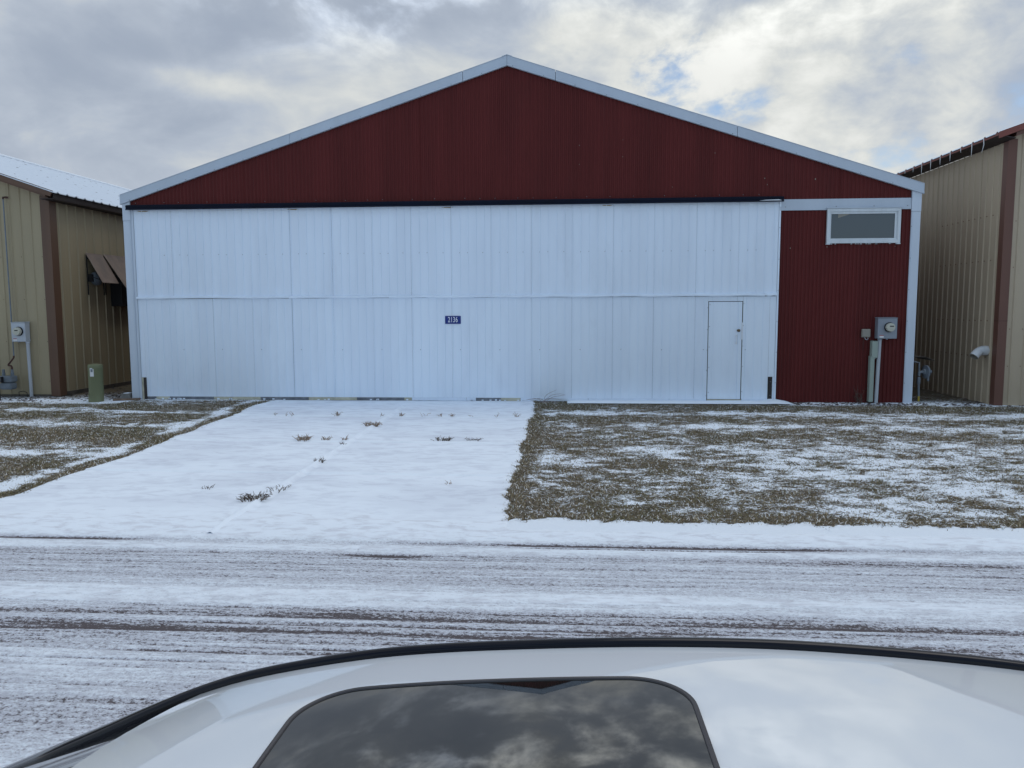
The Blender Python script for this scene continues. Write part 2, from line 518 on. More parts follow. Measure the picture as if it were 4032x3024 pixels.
# ------------------------------------------------------------------ setting: ground, lawn, driveway, road
MB().box(-400, 400, -400, 400, -1.2, -.32).build('ground', M['snow'])['kind'] = 'structure'

def edge_r(y):      # lawn / driveway edge right of the driveway
    return .475 + .01 * np.clip(y + 4, -4, 4) * .8 + .07 * (fbm(y * 1.3, y * 0 + 3, 5, 3) - .5) * 2 + .06 * (vnoise(y * 11, y * 0, 7) - .5)
def edge_l(y):
    return -4.85 + .14 * (fbm(y * 1.1, y * 0 + 9, 6, 3) - .5) * 2 - .12 * np.clip((-y - 6.5) / 1.5, 0, 1)
def front_r(x):
    return -8.03 + .10 * (fbm(x * 1.6, x * 0 + 2, 8, 3) - .5) * 2 - .012 * (x - 3) + .10 * (vnoise(x * 9, x * 0, 17) - .5) + .05 * (vnoise(x * 25, x * 0, 18) - .5)
def front_l(x):
    return -8.0 + .16 * (fbm(x * 1.3, x * 0 + 4, 9, 3) - .5) * 2

def band(y, c, w):
    return np.exp(-((y - c) / w) ** 2)
def grassiness(x, y):
    """0 = all snow, 1 = thick grass"""
    big_ = fbm(x * .9, y * 1.5, 21, 4, .55)
    mid_ = fbm(x * 2.4, y * 3.6, 31, 3, .55)
    gr = .655 + .70 * (big_ - .5) + .55 * (mid_ - .5) + .95 * (fbm(x * 5.5, y * 8.5, 33, 3, .65) - .5)
    wob = .5 * (fbm(x * .35, y * 0 + 5, 41, 2) - .5)
    rt = x > -2
    gr = gr + np.where(rt, .22 * band(y, -.65 + wob, .45) - .36 * band(y, -1.42 + wob, .22) + .22 * band(y, -2.0 + wob, .3) - .34 * band(y, -2.72 + wob, .22)
                       + .12 * band(y, -3.6, .5) - .10 * band(y, -5.2, .3),
                       .25 * band(y, -1.0 + wob, .4) - .38 * band(y, -1.62 + wob, .17) + .30 * band(y, -2.3 + wob, .35) - .42 * band(y, -3.05 + wob, .2)
                       + .32 * band(y, -4.0 + wob, .6) - .40 * band(y, -5.25 + wob, .22) + .3 * band(y, -6.0 + wob, .5))
    # far right near the wall: gravel strip under snow
    gr = gr - np.where(rt & (x > 5.2), .9 * band(y, -.15, .30), 0) - np.where(rt & (x > 5), .25 * band(y, -1.9, .25), 0)
    gr = gr - np.where(rt, np.clip((x - 3.2) / 7, 0, .12) * np.clip((-y - 2.5) / 2, 0, 1), 0)
    gr = gr - np.where(~rt & (x < -7.8), .9 * band(y, -.25, .38), 0)
    # snow ribbon just inside the edge of the left lawn, grass lip on the very edge
    dl = edge_l(y) - x
    gr = np.where(~rt & (dl < .8), gr - .55 * band(dl, .42, .15) + .5 * band(dl, .10, .14), gr)
    dr = x - edge_r(y)
    gr = np.where(rt & (dr < .5), gr + .35 * band(dr, .12, .12), gr)
    gr = np.where(rt, gr + .28 * band(y - front_r(x), .12, .14), gr)
    return np.clip(gr, 0, 1)
def lawn_mask(x, y):
    rt = x > -2
    inr = (x > edge_r(y)) & (y > front_r(x)) & (y < -.06)
    inl = (x < edge_l(y)) & (y > front_l(x)) & (y < np.where(x > -7.75, -.12, -.45))
    return np.where(rt, inr, inl)
def lawn_cover(x, y):
    gr = grassiness(x, y)
    cv = 1.12 - 1.12 * gr
    gap = (y > -.05)
    cvg = .52 - .32 * np.clip(y, 0, 3) + .5 * (fbm(x * 2, y * 2, 51, 3) - .5)
    cv = np.where(gap, cvg, cv)
    return np.clip(np.where(lawn_mask(x, y) | gap, cv, 1.7), -.3, 1.7)
def lawn_z(x, y):
    z = gz(x, y) + .012 + .022 * (fbm(x * 4, y * 4, 61, 3) - .5)
    near_drive = np.where(x > -2, x - edge_r(y), edge_l(y) - x)
    return z - .022 * np.clip(1 - near_drive / .1, 0, 1)
o = gridmesh('lawn_ground', np.linspace(.30, 12.5, 310), np.concatenate([np.linspace(-8.5, 0, 250), np.linspace(.1, 8, 40)]), lawn_z, M['lawn'], lawn_cover)
o['kind'] = 'structure'
o = gridmesh('lawn_ground', np.linspace(-13.5, -4.55, 230), np.concatenate([np.linspace(-8.5, 0, 220), np.linspace(.1, 8, 40)]), lawn_z, M['lawn'], lawn_cover)
o['kind'] = 'structure'

# driveway under thin snow: sunk joints as soft lines
JY = (-2.02, -4.28, -6.25)
def drive_z(x, y):
    z = gz(x, y) + .012 + .006 * (fbm(x * 2.5, y * 3.5, 71, 4) - .5)
    for jy in JY:
        z = z + .010 * band(y + .012 * x, jy + .02, .03) - .009 * band(y + .012 * x, jy - .035, .03)
    jx = -1.985 + .021 * y
    z = z + np.where(y < -.8, .026 * band(x, jx, .035) - .010 * band(x, jx + .08, .035), 0)
    # drift where the driveway meets the road
    z = z + .014 * np.clip((-y - 6.6) / 1.4, 0, 1) * (fbm(x * 3.2, y * 5, 73, 4) - .4)
    ed = np.minimum(x - edge_l(y), edge_r(y) - x)
    z = z + .018 * np.clip(1 - np.abs(ed - .02) / .14, 0, 1) * (fbm(x * 4, y * 4, 75, 2))
    return z - np.where(ed < -.06, .03, 0)
def drive_cover(x, y):
    c = .8 * band(x, -1.985 + .021 * y, .05) * (y < -.8)
    for jy in JY:
        c = c + .7 * band(y + .012 * x, jy + .02, .045)
    return np.clip(c + .55 * np.clip((y + 8.7) * 2, 0, 1) * np.clip((-y - 7.2) / 1.0, 0, 1), 0, 1)
o = gridmesh('driveway', np.linspace(-5.15, .68, 290), np.linspace(-8.6, .02, 400), drive_z, M['snow_drive'], drive_cover)
o['kind'] = 'structure'

def smoothstep(a, b, x):
    t = np.clip((x - a) / (b - a), 0, 1)
    return t * t * (3 - 2 * t)
def road_cover(X, Y):
    y = Y + .018 * (X - 1.1) * 0 + .05 * (fbm(X * .35, X * 0 + 1, 81, 2) - .5)
    pts = np.array([(-16, .9), (-13, .95), (-12.4, .92), (-12.1, .76), (-11.9, .64), (-11.6, .58), (-11.25, .66), (-11.1, .54), (-10.75, .48), (-10.35, .50), (-10.22, .70), (-10.13, .95), (-9.98, 1.02),
                    (-9.86, .92), (-9.78, .68), (-9.55, .64), (-9.2, .66), (-9.14, .54), (-9.02, .66), (-8.95, 1.0), (-8.84, 1.0), (-8.78, .84), (-8.70, .84), (-8.62, 1.12), (-8.2, 1.3), (-7.6, 1.3)])
    c = np.interp(y, pts[:, 0], pts[:, 1])
    yd = y + .004 * X                                   # tread lines run almost parallel to the road
    st = fbm(X * .16, yd * 11.5, 83, 2, .6) - .5
    st2 = vnoise(X * .10, yd * 30, 85) - .5             # single tread ribs, nearly unbroken
    st3 = fbm(X * .7, yd * 36, 86, 3, .65) - .5
    lo = fbm(X * .45, y * 1.6, 87, 3) - .5
    inroad = smoothstep(-8.6, -8.95, y) * smoothstep(-12.1, -11.5, y)
    heavy = .55 + .45 * (smoothstep(-10.2, -10.35, y) * smoothstep(-11.35, -11.1, y))
    c = c + inroad * heavy * (.42 * st + .42 * st2 + .72 * st3) + .30 * lo * smoothstep(-8.55, -8.85, y)
    # the two bare lines along the near edge of the verge, broken along their length
    for (cy, w, s, amp) in ((-8.735, .030, 90, .75), (-9.085, .032, 93, .85), (-8.80, .018, 96, .45), (-10.30, .03, 97, .25)):
        brk = smoothstep(.48, .66, fbm(X * .42, X * 0 + 2, s, 3))
        yy = Y - cy + .03 * (fbm(X * .5, X * 0 + 7, s + 1, 2) - .5)
        c = c - amp * brk * np.exp(-(yy / w) ** 2)
    return np.clip(c, -.2, 1.4)
def road_z(X, Y):
    return gz(X, Y) + .006 + .018 * np.clip(road_cover(X, Y) - .3, 0, 1) + .008 * (fbm(X * 3, Y * 6, 95, 3) - .5) * smoothstep(-8.9, -8.3, Y) + .01 * (fbm(X * 2, Y * 2, 96, 2) - .5) * smoothstep(-8.8, -8.4, Y)
def ycuts():
    return np.concatenate([np.linspace(-17, -12.3, 40), np.linspace(-12.28, -7.9, 560)])
def road_zz(X, Y):
    # tucked under lawn and driveway where they overlap
    return road_z(X, Y) - .06 * smoothstep(-8.42, -8.15, Y) * ((X > .6) | (X < -5.05)) - .012 * smoothstep(-8.3, -8.0, Y)
o = gridmesh('road', np.linspace(-16, 16, 640), ycuts(), road_zz, M['road'], road_cover)
o['kind'] = 'structure'
# the verge of snow between road and lawn belongs to the road sheet

# grass
def grass(name, n, x0, x1, y0, y1, lab):
    x = RNG.uniform(x0, x1, n); y = RNG.uniform(y0, y1, n)
    gr = grassiness(x, y)
    jx = x + RNG.normal(0, .035, n); jy = y + RNG.normal(0, .045, n)      # stragglers past the edges
    keep = (lawn_mask(x, y) | (lawn_mask(jx, jy) & (RNG.random(n) < .6))) & (y < -.06) & (RNG.random(n) < .16 + .84 * smoothstep(.18, .85, gr + 1.1 * (fbm(x * 11, y * 15, 103, 2) - .5)))
    x, y, gr = x[keep], y[keep], gr[keep]
    n = len(x)
    z = lawn_z(x, y) - .004
    L = RNG.uniform(.018, .052, n) * (.65 + .5 * gr)
    edge = np.where(x > -2, np.minimum(x - edge_r(y), y - front_r(x)), np.minimum(edge_l(y) - x, y - front_l(x)))
    L = L * (1 + .45 * np.clip(1 - edge / .15, 0, 1))
    a = RNG.uniform(0, 2 * np.pi, n)
    # laid over: matted, tips towards a shared lean with scatter
    lean = RNG.uniform(.75, 1.5, n)
    wd = RNG.uniform(.0022, .0048, n)
    dx, dy = np.cos(a), np.sin(a)
    px, py = -dy, dx
    hx = np.sin(lean) * L; hz = np.cos(lean) * L
    b = np.stack([x, y, z], 1)
    w = np.stack([px * wd, py * wd, 0 * wd], 1)
    mid = b + np.stack([dx * hx * .45, dy * hx * .45, hz * .62], 1)
    tip = b + np.stack([dx * hx, dy * hx, hz * .9], 1)
    co = np.stack([b - w, b + w, mid + w * .75, mid - w * .75, tip], 1).reshape(-1, 3)
    k = np.arange(n)[:, None] * 5
    tri = np.concatenate([k + np.array([[0, 1, 2]]), k + np.array([[0, 2, 3]]), k + np.array([[3, 2, 4]])])
    pal = np.array([(.135, .122, .066), (.172, .143, .090), (.185, .148, .100), (.118, .115, .060), (.31, .265, .19), (.095, .074, .054), (.145, .103, .076), (.70, .76, .84)])
    tone = fbm(x * 1.1, y * 1.1, 107, 3)
    greenish = smoothstep(.45, .6, tone)
    p0 = np.array([.06, .18, .20, .05, .11, .11, .10, .15]); p1 = np.array([.24, .18, .08, .19, .06, .05, .02, .15])
    cdf = np.cumsum(p0[None] * (1 - greenish[:, None]) + p1[None] * greenish[:, None], 1)
    idx = np.minimum((RNG.random(n)[:, None] > cdf).sum(1), 7)
    c = pal[idx] * RNG.uniform(.90, 1.65, n)[:, None] * np.array([1.0, 1.0, .95])
    c = np.clip(c, 0, .8)
    col = np.concatenate([np.repeat(c, 5, 0), np.ones((n * 5, 1))], 1)
    o = npmesh(name, co, None, M['blades'], {'tint': ('FLOAT_COLOR', col)}, smooth=False, tris=tri)
    return tag(o, lab, 'grass', kind='stuff')
grass('grass', 330000, .35, 11, -8.3, -.05, 'short frosted brown and olive grass of the lawn right of the driveway')
grass('grass', 250000, -11.5, -4.6, -8.3, -.1, 'short brown grass of the lawn left of the driveway')

# stones along the foundations
def ico(mb, c, s):
    vs = [(1, 0, 0), (-1, 0, 0), (0, 1, 0), (0, -1, 0), (0, 0, 1), (0, 0, -1)]
    jit = [1 + random.uniform(-.3, .3) for _ in vs]
    vs = [(c[0] + v[0] * s[0] * j, c[1] + v[1] * s[1] * j, c[2] + v[2] * s[2] * j) for v, j in zip(vs, jit)]
    mb.add(vs, [(0, 2, 4), (2, 1, 4), (1, 3, 4), (3, 0, 4), (2, 0, 5), (1, 2, 5), (3, 1, 5), (0, 3, 5)])
mb = MB()
for _ in range(420):
    x = random.uniform(5.5, 11); y = random.uniform(-.42, -.03)
    if x > 7.9 and random.random() < .6: y = random.uniform(-.4, 2.5)
    s = random.uniform(.012, .035)
    ico(mb, (x, y, float(gz(x, y)) + .012), (s * 1.3, s, s * .6))
tag(mb.build('gravel', M['stone']), 'dark stones showing through snow along the wall right of the hangar door', 'gravel', kind='stuff')
mb = MB()
for _ in range(260):
    x = random.uniform(-11.2, -7.9); y = random.uniform(-.45, .3)
    if x > -9.7 and random.random() < .6: y = random.uniform(-.3, 2.8)
    s = random.uniform(.010, .035)
    ico(mb, (x, y, float(gz(x, y)) + .012), (s * 1.3, s, s * .6))
tag(mb.build('gravel', M['stone']), 'dark stones in the snow at the foot of the left tan building', 'gravel', kind='stuff')

# ------------------------------------------------------------------ ribbed sheet metal
def ribs(u0, u1, pitch, phase, rw, depth, slope=.35):
    """stations (u, depth) of a ribbed sheet between u0 and u1; ribs of width rw at phase + k*pitch"""
    out = [(u0, 0.)]
    k = math.ceil((u0 - phase) / pitch)
    while phase + k * pitch < u1 - 1e-4:
        c = phase + k * pitch
        for du, d in ((-rw / 2, 0), (-rw / 2 + rw * slope, depth), (rw / 2 - rw * slope, depth), (rw / 2, 0)):
            if u0 + .0015 < c + du < u1 - .0015:
                out.append((c + du, d))
        k += 1
    out.append((u1, 0.))
    return out
def sheet(st, lo, hi, place):
    """strip of a sheet from lo(u) to hi(u); place(u, d, z) -> point"""
    mb = MB()
    n = len(st)
    vs = [place(a, d, lo(a)) for a, d in st] + [place(a, d, hi(a)) for a, d in st]
    mb.add(vs, [(i, i + 1, n + i + 1, n + i) for i in range(n - 1)])
    return mb
def on_front(y0):
    return lambda a, d, z: (a, y0 - d, z)

# ------------------------------------------------------------------ the hangar
H = thing('hangar', 'dark red aircraft hangar with wide white door and white gable trim', 'hangar', (0, 0, 0))
SL = .3213
def roofz(x):
    return 6.725 - SL * abs(x)
# core walls
MB().prism([(-7.84, -.1), (7.84, -.1), (7.84, 4.13), (0, 6.64), (-7.84, 4.13)], 'y', .03, .12).build('front_wall', M['gap_black'], H)
for sx in (-1, 1):
    st = ribs(.02, 15.2, .076, .05, .03, .012)
    mb = sheet(st, lambda a: -.1, lambda a: 4.1, lambda a, d, z, s=sx: (s * (7.845 + d), a, z))
    mb.box(*sorted((sx * 7.76, sx * 7.84)), .13, 15.2, -.1, 4.1)
    mb.build('side_wall', M['red'], H, fix=False)
MB().prism([(-7.84, -.1), (7.84, -.1), (7.84, 4.13), (0, 6.64), (-7.84, 4.13)], 'y', 15.21, 15.3).build('back_wall', M['red'], H)
for sx in (-1, 1):
    st = ribs(-.02, 15.35, .3, .1, .06, .02)
    mb = MB()
    n = len(st)
    e0, e1 = (sx * 7.93, roofz(7.93) - .012), (0, 6.725 - .012)
    vs = [(e0[0], a, e0[1] + d) for a, d in st] + [(e1[0], a, e1[1] + d) for a, d in st]
    vs += [(e0[0], a, e0[1] - .06) for a, d in st] + [(e1[0], a, e1[1] - .06) for a, d in st]
    mb.add(vs, [(i, i + 1, n + i + 1, n + i) for i in range(n - 1)] + [(2 * n + i, 2 * n + i + 1, 3 * n + i + 1, 3 * n + i) for i in range(n - 1)]
           + [(i, i + 1, 2 * n + i + 1, 2 * n + i) for i in range(n - 1)])
    mb.build('roof', M['roof_metal'], H)
# gable sheets, seams every 0.9 m with one at x=-.84
xs = [-7.72] + [-.84 + .9 * k for k in range(-7, 10) if -7.6 < -.84 + .9 * k < 7.6] + [7.72]
for i in range(len(xs) - 1):
    st = ribs(xs[i], xs[i + 1] + .012, .0765, 1.78, .046, .014, .25)
    if xs[i] < 0 < xs[i + 1]:
        st = sorted(st + [(0., .0)])
    off = random.uniform(0, .003) - .002
    o = sheet(st, lambda a: 3.90, lambda a: max(3.91, roofz(a) - .10), on_front(-.006 + off)).build('gable_panel', M['red'], H, fix=False)
# sheets right of the door
xs = [5.28, 6.10, 7.0, 7.74]
for i in range(3):
    st = ribs(xs[i], xs[i + 1] + .012, .0735, 5.354, .046, .016, .25)
    sheet(st, lambda a: -.06, lambda a: 3.78, on_front(-.006 - .002 * (i % 2))).build('wall_panel', M['red'], H, fix=False)
# rake trim pieces
def rake(xa, xb, dy):
    mb = MB()
    for (t0, t1, y0, y1) in ((0., .178, -.075, -.03), (.150, .186, -.086, -.03)):
        pts = [(xa, roofz(xa) - t1), (xb, roofz(xb) - t1), (xb, roofz(xb) - t0), (xa, roofz(xa) - t0)]
        if t0:
            y0 -= 0
        mb.prism(pts, 'y', y0 + dy, y1)
    mb.box(min(xa, xb), max(xa, xb), 0, .001, 0, .001) if False else None
    # top flange lying on the roof
    mb.prism([(xa, roofz(xa) + .002), (xb, roofz(xb) + .002), (xb, roofz(xb) + .010), (xa, roofz(xa) + .010)], 'y', -.082 + dy, .12)
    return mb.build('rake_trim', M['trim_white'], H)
for i, (a, b) in enumerate(((-7.90, -4.334), (-4.326, -.866), (-.858, -.003), (.003, .930), (.938, 4.398), (4.406, 7.90))):
    rake(a, b, (0, -.004, 0, -.003, 0, -.004)[i])
MB().prism([(-.10, roofz(.1) + .011), (0, 6.725 + .011), (.10, roofz(.1) + .011), (.10, roofz(.1) + .018), (0, 6.725 + .018), (-.10, roofz(.1) + .018)], 'y', -.09, 15.3).build('ridge_cap', M['trim_white'], H)
# corner posts
for sx in (-1, 1):
    xo, xi = 7.868, (7.715 if sx < 0 else 7.70)
    mb = MB()
    mb.box(*sorted((sx * xi, sx * xo)), -.045, .10, -.06, 3.675)
    a, b = sorted((sx * (xi + .018), sx * (xi + .030)))
    mb.box(a, b, -.050, -.04, -.06, 3.675)
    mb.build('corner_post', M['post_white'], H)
    mb = MB()
    mb.box(*sorted((sx * (xi - .004), sx * (xo + .004))), -.050, .104, 3.68, roofz(7.8) - .12)
    mb.build('post_cap', M['post_white'], H)
# header band right of the door
mb = MB(); mb.box(5.255, 7.69, -.034, -.02, 3.725, 3.935); mb.box(5.255, 7.69, -.041, -.02, 3.725, 3.80)
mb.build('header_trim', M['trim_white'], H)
# navy hood over the door
mb = MB(); mb.prism([(-.02, 4.0), (-.10, 3.985), (-.135, 3.885), (-.128, 3.882), (-.09, 3.975), (-.02, 3.985)], 'x', -7.76, 5.297)
mb.box(-7.76, 5.297, -.128, -.03, 3.935, 3.975)
mb.build('door_hood', M['navy'], H)
mb = MB(); mb.prism([(4.83, 3.905), (5.26, 3.905), (5.20, 3.925), (4.95, 3.918)], 'y', -.139, -.124); mb.build('paint_flake', M['sign_white'], H)

# --- the big door
DX0, DX1 = -7.655, 5.235
UPS = [DX0, -6.88, -6.063, -5.238, -4.405, -3.55, -2.735, -1.945, -1.134, -.34, .46, 1.265, 2.07, 2.867, 3.68, 4.49, DX1]
hd = MB().box(DX0, DX1, -.018, .028, .05, 3.90).build('hangar_door', M['gap_black'], H)
def door_panel(x0, x1, z0, z1, mat, jit=True):
    ph = min(UPS, key=lambda q: abs(q - x0)) + .004
    st = ribs(x0 + .0005 + random.choice([0, .0005, .0012]), x1 - random.choice([.0002, .0006, .0012]), .1625, ph + .012, .018, .012, .22)
    off = random.uniform(0, .004) if jit else 0
    tl = random.uniform(-.002, .002) if jit else 0
    mb = sheet(st, lambda a: z0, lambda a: z1, lambda a, d, z: (a, -.024 - d - off - tl * (z - z0), z))
    n = len(st)
    return mb.build('panel', mat, hd, fix=False)
for i in range(len(UPS) - 1):
    door_panel(UPS[i], UPS[i + 1], 2.125, 3.90, M['door_white'])
for i in range(len(UPS) - 1):
    a, b = UPS[i], UPS[i + 1]
    if i == 0:
        door_panel(DX0, -7.552, .472, 2.09, M['door_white_low'], False); door_panel(-7.552, b, .075, 2.09, M['door_white_low'])
    elif i == 14:
        door_panel(a, 3.932, .075, 2.09, M['door_white_low']); door_panel(3.932, b, 1.997, 2.09, M['door_white_low'])
    elif i == 15:
        door_panel(a, 4.602, 1.997, 2.09, M['door_white_low']); door_panel(4.602, 5.115, .075, 2.09, M['door_white_low']); door_panel(5.115, DX1, .515, 2.09, M['door_white_low'])
    else:
        door_panel(a, b, .075, 2.09, M['door_white_low'])
# fold between the leaves: lapped lengths of drip cap, a little uneven
xs = [DX0, -4.45, -2.40, -1.28, .44, 2.08, 3.65, 5.0, DX1]
for i in range(len(xs) - 1):
    mb = MB()
    n = 9
    for k in range(n):
        pass
    P = []
    ph = random.uniform(0, 6)
    for k in range(n):
        x = xs[i] + (xs[i + 1] - xs[i]) * k / (n - 1)
        w = .0055 * math.sin(ph + k * 1.1) - .006 * math.sin(math.pi * (xs[i] + 7.65) / 12.9)
        P.append([(x, -.022, 2.150 + w), (x, -.060, 2.142 + w), (x, -.082, 2.126 + w), (x, -.084, 2.104 + w), (x, -.070, 2.094 + w), (x, -.022, 2.098 + w)])
    mb.grid(P)
    mb.build('drip_cap', M['door_white'], hd, smooth=True, angle=30)
# edge strips
mb = MB(); mb.box(-7.713, -7.660, -.032, .02, .0, 3.90); mb.build('jamb', M['post_white'], H)
mb = MB(); mb.box(5.240, 5.272, -.036, .02, -.02, 3.90); mb.build('jamb', M['door_white'], H)
mb = MB(); mb.box(5.125, 5.195, -.044, -.019, .02, .512); mb.build('notch_shade_board', M['dark_wood'], H)  # dark board stands in for the shaded notch in the door corner
mb = MB(); mb.box(5.198, 5.237, -.030, -.019, .02, .512); mb.build('jamb_strip', M['door_white'], H)
mb = MB(); mb.box(-7.604, -7.556, -.044, -.019, .0, .468); mb.build('notch_shade_board', M['dark_wood'], H)  # same dark stand-in for the left notch
mb = MB(); mb.box(-7.652, -7.607, -.030, -.019, .0, .468); mb.build('jamb_strip', M['cream'], H)
# worn bottom edge
segs = [(-7.55, -7.36, 'rubber_grey'), (-7.36, -7.07, 'cream'), (-7.07, -6.12, 'rubber_grey'), (-6.12, -5.13, 'cream'), (-5.13, -4.12, 'rubber_grey'), (-4.12, -3.11, 'cream'), (-3.11, -2.13, 'rubber_grey'),
        (-2.13, -1.97, 'cream'), (-1.97, -.85, 'door_white'), (-.85, -.66, 'door_white'), (-.66, -.16, 'rubber_grey'), (-.16, .24, 'cream'), (.24, 1.6, 'door_white'), (1.6, 3.2, 'door_white'), (3.2, 3.93, 'door_white'), (4.61, 5.115, 'door_white')]
for (a, b, mt) in segs:
    t = random.uniform(-.004, .004)
    y = -.022 if 'white' not in mt else -.034
    mb = MB(); mb.prism([(a + .003, .016 + t), (b - .003, .016 - t * .5), (b - .003, .074 - (0 if 'white' not in mt else .0)), (a + .003, .074)], 'y', y - .006, .02)
    if 'white' in mt:
        mb.box(a + .004, b - .004, y - .012, y - .002, .066, .072)
    mb.build('bottom_strip', M[mt], hd)
MB().box(-7.55, 5.12, -.016, .02, .0, .015).build('bottom_gap_strip', M['black'], H)  # black strip stands in for the dark gap under the door
# rust stains at the top edge are flat blotches of the paint
for x, w in ((-7.45, .13), (-4.33, .12), (-1.20, .12), (1.95, .11)):
    MB().prism([(x - w, 3.872), (x + w, 3.872), (x + w * .5, 3.855), (x - w * .6, 3.858)], 'y', -.0365, -.0300).build('rust_stain', painted('rust_stain', (.33, .25, .15), .8, .3, .4, (.55, .52, .48), 14, False), hd)

# --- walk-through door
wd = MB().box(3.945, 4.592, -.020, -.0185, .068, 1.986).build('walk_door', M['black'], H)
xs = [3.945, 4.035, 4.40 + .107, 4.592]
st = ribs(3.946, 4.588, .1625, 4.035, .020, .007, .3)
mb = sheet(st, lambda a: .07, lambda a: 1.985, lambda a, d, z: (a, -.027 - d, z))
mb.box(3.946, 4.588, -.0268, -.021, .07, 1.985)
mb.build('door_leaf', M['door_white_low'], wd, fix=False)
MB().box(4.507, 4.512, -.036, -.026, .07, 1.985).build('lap_edge', M['door_white_low'], wd)
mb = MB(); mb.lathe([(.030, 0), (.030, .006), (.012, .010), (.012, .035), (.024, .042), (.029, .055), (.024, .068), (.01, .073)], (4.522, -.027, 1.425), (0, -1, 0), 16)
mb.build('door_knob', M['brass'], wd, smooth=True)
mb = MB(); mb.tube([(4.487, -.028, 1.325), (4.487, -.062, 1.315), (4.487, -.068, 1.25), (4.487, -.062, 1.185), (4.487, -.028, 1.175)], .011, 8)
mb.box(4.470, 4.504, -.036, -.026, 1.300, 1.345); mb.box(4.470, 4.504, -.036, -.026, 1.155, 1.195)
mb.build('pull_handle', M['sign_white'], wd, smooth=True)
MB().box(4.578, 4.606, -.046, -.028, 1.246, 1.582).build('latch_guard', M['sign_white'], wd, bevel=.003)
MB().box(3.94, 4.60, -.05, -.018, .045, .062).build('threshold', M['cream'], wd)

# --- window
WX0, WX1, WZ0, WZ1 = 6.135, 7.500, 3.090, 3.745
wn = MB()
t = .058
wn.box(WX0, WX1, -.075, -.02, WZ1 - t, WZ1).box(WX0, WX1, -.078, -.02, WZ0, WZ0 + t + .01)
wn.box(WX0, WX0 + t, -.075, -.02, WZ0 + t + .01, WZ1 - t).box(WX1 - t, WX1, -.075, -.02, WZ0 + t + .01, WZ1 - t)
wn = wn.build('window', M['window_white'], H, bevel=.004)
i0, i1, j0, j1 = WX0 + t, WX1 - t, WZ0 + t + .01, WZ1 - t
sb = MB(); q = .042
sb.box(i0, i1, -.056, -.02, j1 - q, j1).box(i0, i1, -.058, -.02, j0, j0 + q * .6).box(i0, i0 + q * .5, -.054, -.02, j0, j1).box(i1 - q * 1.1, i1, -.054, -.02, j0, j1)
sb.build('sash', M['window_white'], wn, bevel=.003)
MB().box(i0, i1, -.038, -.030, j0, j1).build('pane', M['pane'], wn)
MB().prism([(i0 + .15, j1 - q), (i0 + .38, j1 - q), (i0 + .15, j1 - q - .075)], 'y', -.0395, -.0375).build('paper_scrap', M['beige'], wn)
MB().box(WX0 - .02, WX1 + .02, -.088, -.02, WZ1 + .002, WZ1 + .022).build('drip_edge', M['trim_white'], wn)
mb = MB(); mb.box(WX0 - .005, WX0 + .065, -.086, -.02, WZ0 - .022, WZ0 - .002).box(WX1 - .07, WX1 + .004, -.086, -.02, WZ0 - .022, WZ0 - .002)
for _ in range(14):
    x = random.uniform(WX0 + .07, WX1 - .07); s = random.uniform(.008, .02)
    mb.box(x - s, x + s, -.032, -.02, WZ0 - .012 - s * .3, WZ0 - .002)
tag(mb.build('caulk', M['window_white'], wn), kind='stuff')

# --- screws and small marks: joined as one part
mb = MB()
def screw(x, y, z, s=.008):
    mb.prism([(x + s * math.cos(a), z + s * math.sin(a)) for a in [k * math.pi / 3 for k in range(6)]], 'y', y - .006, y + .004)
for k in range(-13, 14):
    x = k * .6 + .11
    if abs(x) < 7.8: screw(x, -.088, roofz(x) - .168)
x = -7.6
while x < 5.2:
    screw(x, -.021, 4.035 + random.uniform(-.005, .005), .007); x += random.choice([.30, .45, .6])
for i in range(1, 16):
    for du in (.08, .41, .57):
        x = UPS[i] + du - .24
        if DX0 + .3 < x < DX1 - .1:
            screw(x, -.034, 2.98 + random.uniform(-.004, .004), .0065)
            if not 3.9 < x < 4.65 and du == .41: screw(x, -.034, 1.05 + random.uniform(-.008, .008), .0075)
for z in (.4, 1.0, 1.6, 2.2, 2.8, 3.4):
    screw(7.708, -.049, z, .007); screw(5.256, -.040, z, .006)
for x in (5.35, 6.3, 7.0, 7.62): screw(x, -.045, 3.79, .008)
for z in (.2, .7, 1.1, 1.5, 1.93):
    screw(3.965, -.030, z, .007); screw(3.922, -.028, z - .06, .007); screw(4.615, -.028, z + .02, .006)
for z in (.15, .42): screw(5.16, -.047, z, .008)
tag(mb.build('screws', M['screw'], H), kind='stuff')
mb = MB()
for (x, z, s) in ((1.40, 5.02, .016), (1.40, 4.66, .012), (2.24, 4.79, .014), (2.24, 5.11, .012), (4.0, 4.83, .014), (4.95, 4.34, .02), (5.0, 4.22, .016), (5.9, 4.31, .026), (5.35 + .12, 3.01, .020), (6.16, 3.03, .022), (7.43, 3.03, .014), (3.2, 4.2, .01)):
    s *= .55; mb.box(x - s * .5, x + s * .5, -.028, -.018, z - s, z + s)
tag(mb.build('paint_flecks', M['beige'], H), kind='stuff')
mb = MB()
for x0 in [a for a, b, c in segs]:
    for _ in range(3):
        x = x0 + random.uniform(.05, .6)
        if -7.5 < x < 5.0: mb.box(x - .02, x + .02, -.05, -.026, .02, .028 + random.uniform(0, .02))
tag(mb.build('snow_bits', M['snow'], H), kind='stuff')

